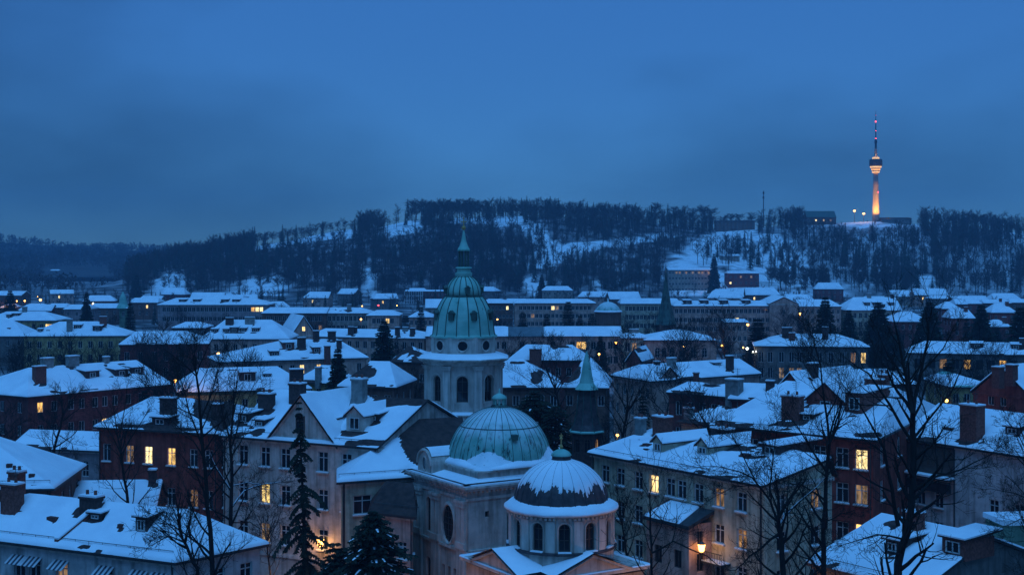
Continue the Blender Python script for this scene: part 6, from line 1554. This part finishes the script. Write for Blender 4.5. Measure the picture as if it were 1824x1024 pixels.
# --- bare trees in the town
for px, yt, d, lab in [(1222, 590, 285, 'bare tree with fan of branches behind the four-window red house'), (1292, 545, 330, 'wide bare tree before the pinkish terrace'), (1213, 560, 300, 'second bare tree beside the fan-branched one'),
        (1440, 560, 300, 'bare tree before the tan house end'), (1560, 600, 280, 'bare tree at the villa corner'), (1770, 600, 262, 'twin-stemmed bare tree before the long dark house'),
        (110, 590, 285, 'bushy bare tree before the ochre house'), (20, 600, 270, 'dark bare tree at the picture edge below the ochre house'), (65, 610, 265, 'bare tree beside the edge tree'), (165, 605, 268, 'bare tree in the dark yard of the ochre house'),
        (275, 570, 292, 'round bare tree above the dark red hipped house'), (255, 600, 255, 'bare tree before the tall dark red house'), (330, 590, 262, 'bare tree between the tall red and pink houses'), (300, 640, 190, 'bare tree behind the big red house'),
        (1005, 590, 300, 'dark bare tree before the street house'), (955, 592, 305, 'bare tree before the grey metal roof'), (915, 597, 305, 'bare tree left before the grey metal roof'), (1040, 598, 300, 'bare tree before the lit street house windows'),
        (640, 575, 395, 'bare tree between far terrace and long beige house'), (500, 570, 390, 'bare tree behind the small glowing gable house'), (1110, 585, 290, 'bare tree before the small cream house'),
        (1170, 555, 400, 'bare tree at the foot of the needle spire'), (1250, 560, 385, 'bare tree behind the round-windowed villa'), (1400, 545, 420, 'bare tree on the wall of the tan house'), (1330, 600, 260, 'bare tree left of the dark stone villa'),
        (1180, 640, 215, 'bare tree before the small red front gable'), (735, 655, 215, 'bare tree against the dark brick wall behind the tower'), (1300, 690, 150, 'small bare tree on the roof edge of the red house yard'), (60, 575, 400, 'bare tree before the far row houses'), (190, 560, 420, 'bare tree left of the pale green tower'), (440, 600, 250, 'bare tree before the half-hipped pink house'), (1560, 640, 200, 'bare tree rising behind the greenish hall'), (1660, 650, 195, 'bare tree between the two greenish halls')]:
    bare(px, yt, d, lab, wid=1.15)
town_free = [(30, 560), (330, 560), (500, 540), (870, 420), (1130, 470), (1380, 350), (1540, 420), (1620, 400), (1700, 420), (1780, 410), (250, 350), (90, 480), (410, 480), (560, 430), (700, 400), (820, 430), (900, 460), (1300, 440), (1440, 460), (1580, 460)]
for i, (px, d) in enumerate(town_free):
    for j in range(1): bare(px + j * 21 - 10, 450 + (CH - rnd.uniform(9, 13)) * FP / (d + j * 9), d + j * 9, 'bare street tree in the snowy town before the hill', 'bare street trees of the far town', wid=1.3)

yard = random.Random(77)
for i in range(105):
    px = yard.uniform(0, 1824); d = yard.uniform(185, 440)
    x = (px - CX) / FP * d
    if any(inside(Vector((x, d, 0)), [Vector((q.x, q.y, 0)) for q in C_]) for C_ in FOOT): continue
    zt = yard.uniform(7.5, 11.5)
    if i % 6 == 0:
        spruce(px, HY + (CH - zt) / d * FP, d, 'dark yard conifer between the snowy town houses', SP_MID, 1.25, group='dark yard conifers between the houses'); continue
    bare(px, HY + (CH - zt) / d * FP, d, 'dark bare yard tree between the snowy town houses', 'bare yard trees between the houses', wid=1.35)

# ---------------------------------------------------------------- the wooded hill
def hill_bare(seed, H=16.0, nl=12, nt=10, tw=.15):
    r = random.Random(seed); m = MB(); m.tube([Vector((0, 0, -1)), Vector((r.uniform(-.3, .3), 0, H * .35)), Vector((r.uniform(-.8, .8), r.uniform(-.6, .6), H * .8))], [.24, .19, .06], 4, 0, cap=False)
    c = MB()
    for i in range(nl):
        t = r.uniform(.22, .8); a = r.random() * 6.28; p = Vector((0, 0, H * t)); L = H * r.uniform(.22, .42) * (1.05 - .5 * t)
        d = Vector((math.cos(a), math.sin(a), r.uniform(.5, 1.3))).normalized(); q = p + d * L
        c.tube([p, q], [.1, .03], 3, 0, cap=False)
        for k in range(nt):
            s = r.uniform(.25, 1.0); b = lerp(p, q, s); e = b + (d * .6 + rand_unit(r)).normalized() * H * r.uniform(.07, .15); w = rand_unit(r) * tw
            c.poly([b - w, b + w, e])
    return m, c
def hill_con(seed, H=17.0):
    r = random.Random(seed); m = MB(); m.tube([Vector((0, 0, -1)), Vector((0, 0, H * .9))], [.22, .05], 4, 0, cap=False); c = MB()
    for w in range(13):
        t = w / 13; z = H * (.12 + .86 * t); R = 3.0 * (1 - t) ** .9 + .25; a0 = r.random() * 6
        for b in range(7):
            a = a0 + 6.283 * b / 7 + r.uniform(-.3, .3); R2 = R * r.uniform(.7, 1.15); u = Vector((math.cos(a), math.sin(a), 0)); s = Vector((-u.y, u.x, 0))
            c.poly([Vector((0, 0, z + .9)), u * R2 + s * R2 * .32 + Vector((0, 0, z - .35 * R2)), u * R2 - s * R2 * .32 + Vector((0, 0, z - .3 * R2))])
    return m, c
HB = [hill_bare(s) for s in range(100, 106)]; HC = [hill_con(s) for s in (200, 201, 202)]
HBX = [hill_bare(s, 16.0, 34, 26, .10) for s in range(110, 116)]
HBM = [(m.mesh('trunk', BARK), c.mesh('crown', HILLTWIG)) for m, c in HBX]; HCM = [(m.mesh('trunk', BARK), c.mesh('crown', HILLNEEDLE)) for m, c in HC]
rt_ = random.Random(21); cand = []
for k in range(15000):
    x = rt_.uniform(-470, 640); y = rt_.uniform(975, 1345)
    z = hill_z(x, y)
    if z < .6: continue
    px, py = CX + x / y * FP, HY + (CH - z) / y * FP
    if px < 225 or px > 2000: continue
    if y > 1312 and rt_.random() < .6: continue
    pr = 1.0
    for P, pc in CLEAR:
        if inpoly(px, py, P) or inpoly(px, py - 11, P) or inpoly(px, py - 21, P): pr = min(pr, pc)
    nn_ = noise.noise(Vector((x * .012, y * .012, 7)))
    if px > 1400 and py > 420: pr *= .78
    if px > 1190 and px < 1400: pr *= .5
    pr *= .78 + .5 * nn_
    if rt_.random() > pr: continue
    con = rt_.random() < (.30 if nn_ > .12 else .06)
    cand.append((x, y, z, px, py, con, rt_.uniform(.6, 1.3), rt_.random() * 6.28))
# crest trees named one by one, standing on the skyline
crest = [(c, 350 + 6 * rt_.random()) for c in range(726, 850, 8)] + [(c, 352 + 16 * rt_.random()) for c in range(850, 1085, 10)] + [(1097, 362), (1117, 360), (1134, 362), (1168, 358), (1200, 365), (1214, 364), (1235, 366), (1254, 362), (1268, 366), (1290, 378), (1302, 378), (1318, 378), (1338, 375), (1696, 378), (1709, 380), (1724, 376), (1741, 377), (1755, 380), (1783, 394), (1800, 393), (1812, 398)] + \
        [(c, interp([(300, 446), (350, 432), (400, 420), (450, 408), (520, 400), (600, 388), (650, 383), (700, 384)], c) + 7 * rt_.random()) for c in range(290, 712, 13)]
ncrest = 0
def copy_hill(ms, p, s, rot, name, label, group, wid=1.0):
    o = thing(name, label, 'tree', p, group); o.scale = (s * wid, s * wid, s); o.rotation_euler = (0, 0, rot)
    for nm, me in zip(('trunk', 'crown'), ms): ob = bpy.data.objects.new(nm, me); link(ob, o)
for px, yt in crest:
    d = RIDGE_Y + rt_.uniform(-6, 10); x = (px - CX) / FP * d; z = hill_z(x, d); H = max(7.0, zz(yt, d) - z)
    con = px in (726, 843, 1010); copy_hill((HCM if con else HBM)[rt_.randrange(3 if con else 6)], (x, d, z), H / 16.5, rt_.random() * 6.28, 'spruce' if con else 'bare_tree', 'pointed spruce among the bare trees of the hill crest' if con else 'bare broad-crowned tree on the skyline of the hill', 'spruces on the hill crest' if con else 'bare trees along the hill crest', 1.0 if con else 1.5)
# the trees that show largest on the slope: nearest the town and those standing in the clearings
cand.sort(key=lambda c: c[1]); clear_t = [c for c in cand if any(inpoly(c[3], c[4], P) for P, pc in CLEAR if pc > 0)]
pick = (clear_t[:45] + [c for c in cand if c not in clear_t])[:95]; ps = set(id(c) for c in pick)
for c in pick:
    x, y, z, px, py, con, s, ro_ = c
    copy_hill((HCM if con else HBM)[rt_.randrange(3 if con else 6)], (x, y, z), s, ro_, 'spruce' if con else 'bare_tree', 'dark spruce among bare trees on the wooded hillside' if con else 'bare tree on the wooded hillside above the town', 'spruces on the hillside' if con else 'bare trees on the hillside')
def forest(name, items, label, protos_b, protos_c, mats):
    out = MB()
    for x, y, z, px, py, con, s, ro_ in items:
        m, c = (protos_c if con else protos_b)[rt_.randrange(len(protos_c if con else protos_b))]; cs_, sn_ = math.cos(ro_) * s, math.sin(ro_) * s
        for src, mi in ((m, 0), (c, 2 if con else 1)):
            k = len(out.v); out.v += [(x + a * cs_ - b * sn_, y + a * sn_ + b * cs_, z + h_ * s) for a, b, h_ in src.v]
            out.f += [tuple(i + k for i in f) for f in src.f]; out.m += [mi] * len(src.f)
    o = out.build(name, mats); tag(o, label, 'woodland', kind='stuff'); return o
rest = [c for c in cand if id(c) not in ps]
forest('hillside_wood', rest, 'dense winter wood of bare trees covering the snowy hill', HB, HC, [BARK, HILLTWIG, HILLNEEDLE])
def tuft(seed):
    r = random.Random(seed); m = MB().tube([Vector((0, 0, -1)), Vector((0, 0, 9))], [.3, .1], 3, 0, cap=False); c = MB()
    for i in range(34):
        a = rand_unit(r); p = Vector((a.x * 4.2, a.y * 4.2, 9 + a.z * 6)); w = rand_unit(r) * 1.5; c.poly([p - w, p + w, p + rand_unit(r) * 2.6 + Vector((0, 0, 1))])
    return m, c
TF = [tuft(s) for s in (1, 2, 3)]
far_items = []
for k in range(2600):
    x = rt_.uniform(-1250, -300); y = rt_.uniform(1790, 2640); z = far_z(x, y); px = CX + x / y * FP
    if z < 1 or px > 420 or px < -150: continue
    py = HY + (CH - z) / y * FP
    if 78 < px < 196 and 478 < py < 516 and y < 1985: continue
    far_items.append((x, y, z, px, py, False, rt_.uniform(.7, 1.15), rt_.random() * 6))
for k in range(1300):
    x = rt_.uniform(-900, -180); y = rt_.uniform(1010, 1800); px = CX + x / y * FP
    if px > 330 or px < -150 or hill_z(x, y) > 1 : continue
    if 70 < px < 205 and y > 1250: continue
    far_items.append((x, y, max(-.5, far_z(x, y)), px, 500, False, rt_.uniform(.5, .95), rt_.random() * 6))
forest('distant_wood', far_items, 'hazy distant wooded hill beyond the town', TF, TF, [BARK, HILLTWIG, HILLNEEDLE])

belt = []
for k in range(900):
    d = rt_.uniform(590, 1010); px = rt_.uniform(-40, 1900); x = (px - CX) / FP * d
    if hill_z(x, d) > 3: continue
    if noise.noise(Vector((x * .02, d * .02, 3))) < -.05: continue
    belt.append((x, d, max(0, hill_z(x, d)), px, 530, rt_.random() < .22, rt_.uniform(.4, .7), rt_.random() * 6))
forest('town_edge_wood', belt, 'dark belt of trees along the far edge of the town', HB, HC, [BARK, HILLTWIG, HILLNEEDLE])
# ---------------------------------------------------------------- lamps
def wall_lantern(p, n, label, e, size=.28):
    t = thing('wall_lantern', label, 'lamp', p)
    q = p + n * .55
    MB().tube([p, p + n * .55 + Vector((0, 0, .25)), q + Vector((0, 0, .12))], .03, 4).build('bracket', DARKMETAL, t)
    MB().lathe(q, [(size * .6, q.z - size * 1.1), (size, q.z + size * .8)], 6).build('lamp_glass', LAMPGLASS, t)
    MB().lathe(q, [(size * 1.15, q.z + size * .82), (size * .2, q.z + size * 1.5)], 6).build('lamp_cap', DARKMETAL, t)
    ld = bpy.data.lights.new('lamp_light', 'POINT'); ld.energy = e; ld.color = (1, .52, .14); ld.shadow_soft_size = size
    lo = bpy.data.objects.new('lamp_light', ld); link(lo, t); lo.location = n * (.55 + size + .08) + Vector((0, 0, -.1))
def street_lamp(px, py, d, label, e=60, white=False, size=.35, group=None):
    size *= .62
    p = PD(px, py, d); zg = 0.0
    if d > 960: zg = hill_z(p.x, p.y)
    t = thing('street_lamp', label, 'lamp', (p.x, p.y, zg), group)
    MB().tube([Vector((p.x, p.y, zg - .2)), Vector((p.x, p.y, p.z))], [.09, .06], 6).build('pole', DARKMETAL, t)
    MB().lathe(p, [(size * .5, p.z), (size, p.z + size * .7), (size * .9, p.z + size * 1.3), (size * .3, p.z + size * 1.7)], 8).build('lamp_head', LAMPWHITE if white else LAMPGLASS, t)
    if e:
        ld = bpy.data.lights.new('lamp_light', 'POINT'); ld.energy = e; ld.color = (.85, .95, .8) if white else (1, .45, .12); ld.shadow_soft_size = size
        lo = bpy.data.objects.new('lamp_light', ld); link(lo, t); lo.location = (0, -size - .15, p.z - zg + size * .3)
def wall_point(h, k, px, z, out=.02):
    a, b = h['W'][k], h['W'][(k + 1) % 4]; d = (b - a).normalized(); n = Vector((d.y, -d.x, 0)); kk = (px - CX) / FP
    u = (kk * a.y - a.x) / (d.x - kk * d.y); p = a + d * u + n * out; return Vector((p.x, p.y, z)), n
p, n = wall_point(WHITE, 0, 577, 5.2); wall_lantern(p, n, 'bright yellow lantern on the white pediment house by the spruce', 200, .36)
dd = (BAYP[2] - BAYP[1]).normalized(); nb = Vector((dd.y, -dd.x, 0)); pq = BAYP[1] + dd * .9
wall_lantern(Vector((pq.x, pq.y, zz(972, pq.y))), nb, 'yellow lantern on the bay of the cream apartment house', 45, .32)
for px, py, d, lab, e, wh, sz in [(1475, 985, 100, 'small orange lantern between cream and red house', 60, False, .28), (1686, 716, 190, 'yellow lamp with cap behind the snowy gable roof', 90, False, .4), (1100, 777, 155, 'yellow lamp glowing under the tree by the copper spire', 110, False, .28),
        (312, 680, 215, 'orange lamp behind the long brownish red house end', 500, False, .4), (389, 632, 285, 'round orange lamp beside the half-hipped pink house', 500, False, .5), (12, 538, 640, 'orange street lamp at the picture edge', 700, False, .7), (30, 537, 640, 'small orange street lamp beside the edge lamp', 300, False, .45), (44, 537, 640, 'orange street lamp left of the brightest one', 500, False, .65), (72, 536, 640, 'brightest orange street lamp of the far street', 900, False, .95), (67, 529, 700, 'pale pin-prick lamp above the brightest street lamp', 0, False, .35),
        (166, 541, 620, 'white street lamp beside the pointed spruce', 200, True, .5), (1332, 580, 400, 'orange lamp before the flat white roof annex', 500, False, .6), (1331, 623, 320, 'greenish white lamp beside the stone villa', 200, True, .55), (1324, 620, 322, 'small yellow lamp next to the greenish white one', 80, False, .3), (1341, 628, 318, 'pale twin lamp below the greenish white one', 60, True, .35), (1347, 627, 318, 'tiny pale lamp at the villa corner', 0, True, .25),
        (1219, 618, 330, 'small orange lamp before the villa with round-headed windows', 90, False, .4), (1286, 617, 330, 'orange lamp at the villa end', 300, False, .4), (1575, 585, 400, 'orange street lamp in the dark trees', 60, False, .45), (1632, 596, 390, 'pale orange street lamp among dark trees', 60, False, .4), (1735, 584, 400, 'tiny orange lamp at the foot of the dark spruce', 40, False, .3),
        (674, 545, 640, 'red signal lamp at the hill foot', 0, False, .6), (707, 545, 640, 'small pale lamp right of the red signal', 100, False, .4), (645, 546, 640, 'orange lamps left of the red signal', 200, False, .5), (643, 570, 430, 'orange lamp before the streaky roof house', 300, False, .5), (886, 570, 430, 'pale lamp before the short far block', 80, False, .4), (943, 618, 320, 'small white lamp in the garden before the street house', 50, True, .3), (1097, 612, 340, 'orange lamp on the street house front', 350, False, .45), (1067, 632, 320, 'warm lamp before the street house door', 250, False, .4), (1425, 560, 470, 'orange lamp at the low pale house', 900, False, .5),
        (1268, 475, 1005, 'orange lamp on the office block corner', 900, False, .7), (505, 1032, 116, 'street lamp in the lane before the white pediment house', 300, False, .3), (700, 1045, 106, 'street lamp below the snow-dusted spruce at the church wing', 240, False, .3), (815, 1075, 100, 'street lamp on the lane at the church corner', 90, False, .3), (1205, 1045, 99, 'street lamp in the lane below the cream house bay', 300, False, .3), (1425, 1060, 94, 'street lamp at the corner of the cream house', 70, False, .3), (1545, 960, 118, 'street lamp in the yard of the bright-window red house', 220, False, .3), (198, 905, 138, 'street lamp hidden beside the big red house wall', 260, False, .3), ]:
    street_lamp(px, py, d, lab, e, wh, sz)
for o in list(COL.objects):
    if o.name.startswith('street_lamp') and 'red signal lamp' in o.get('label', ''):
        for c in o.children:
            if c.name.startswith('lamp_head'): c.data = c.data.copy(); c.data.materials.clear(); c.data.materials.append(LAMPRED)

# ---------------------------------------------------------------- air
HAZE = True
if HAZE:
    hz = MB().prism([Vector((-2600, -150, 0)), Vector((2600, -150, 0)), Vector((2600, 3300, 0)), Vector((-2600, 3300, 0))], -6.0, 176.0)
    m = bpy.data.materials.new('blue_haze'); m.use_nodes = True; n, l = m.node_tree.nodes, m.node_tree.links
    n.remove(n['Principled BSDF']); vp_ = n.new('ShaderNodeVolumePrincipled'); vp_.inputs['Density'].default_value = 0.00019
    vp_.inputs['Color'].default_value = (0.45, 0.74, 1.0, 1); vp_.inputs['Anisotropy'].default_value = 0.1
    l.new(vp_.outputs[0], n['Material Output'].inputs['Volume'])
    o = hz.build('haze', m); tag(o, 'thin blue winter haze over the town', 'haze', kind='stuff')
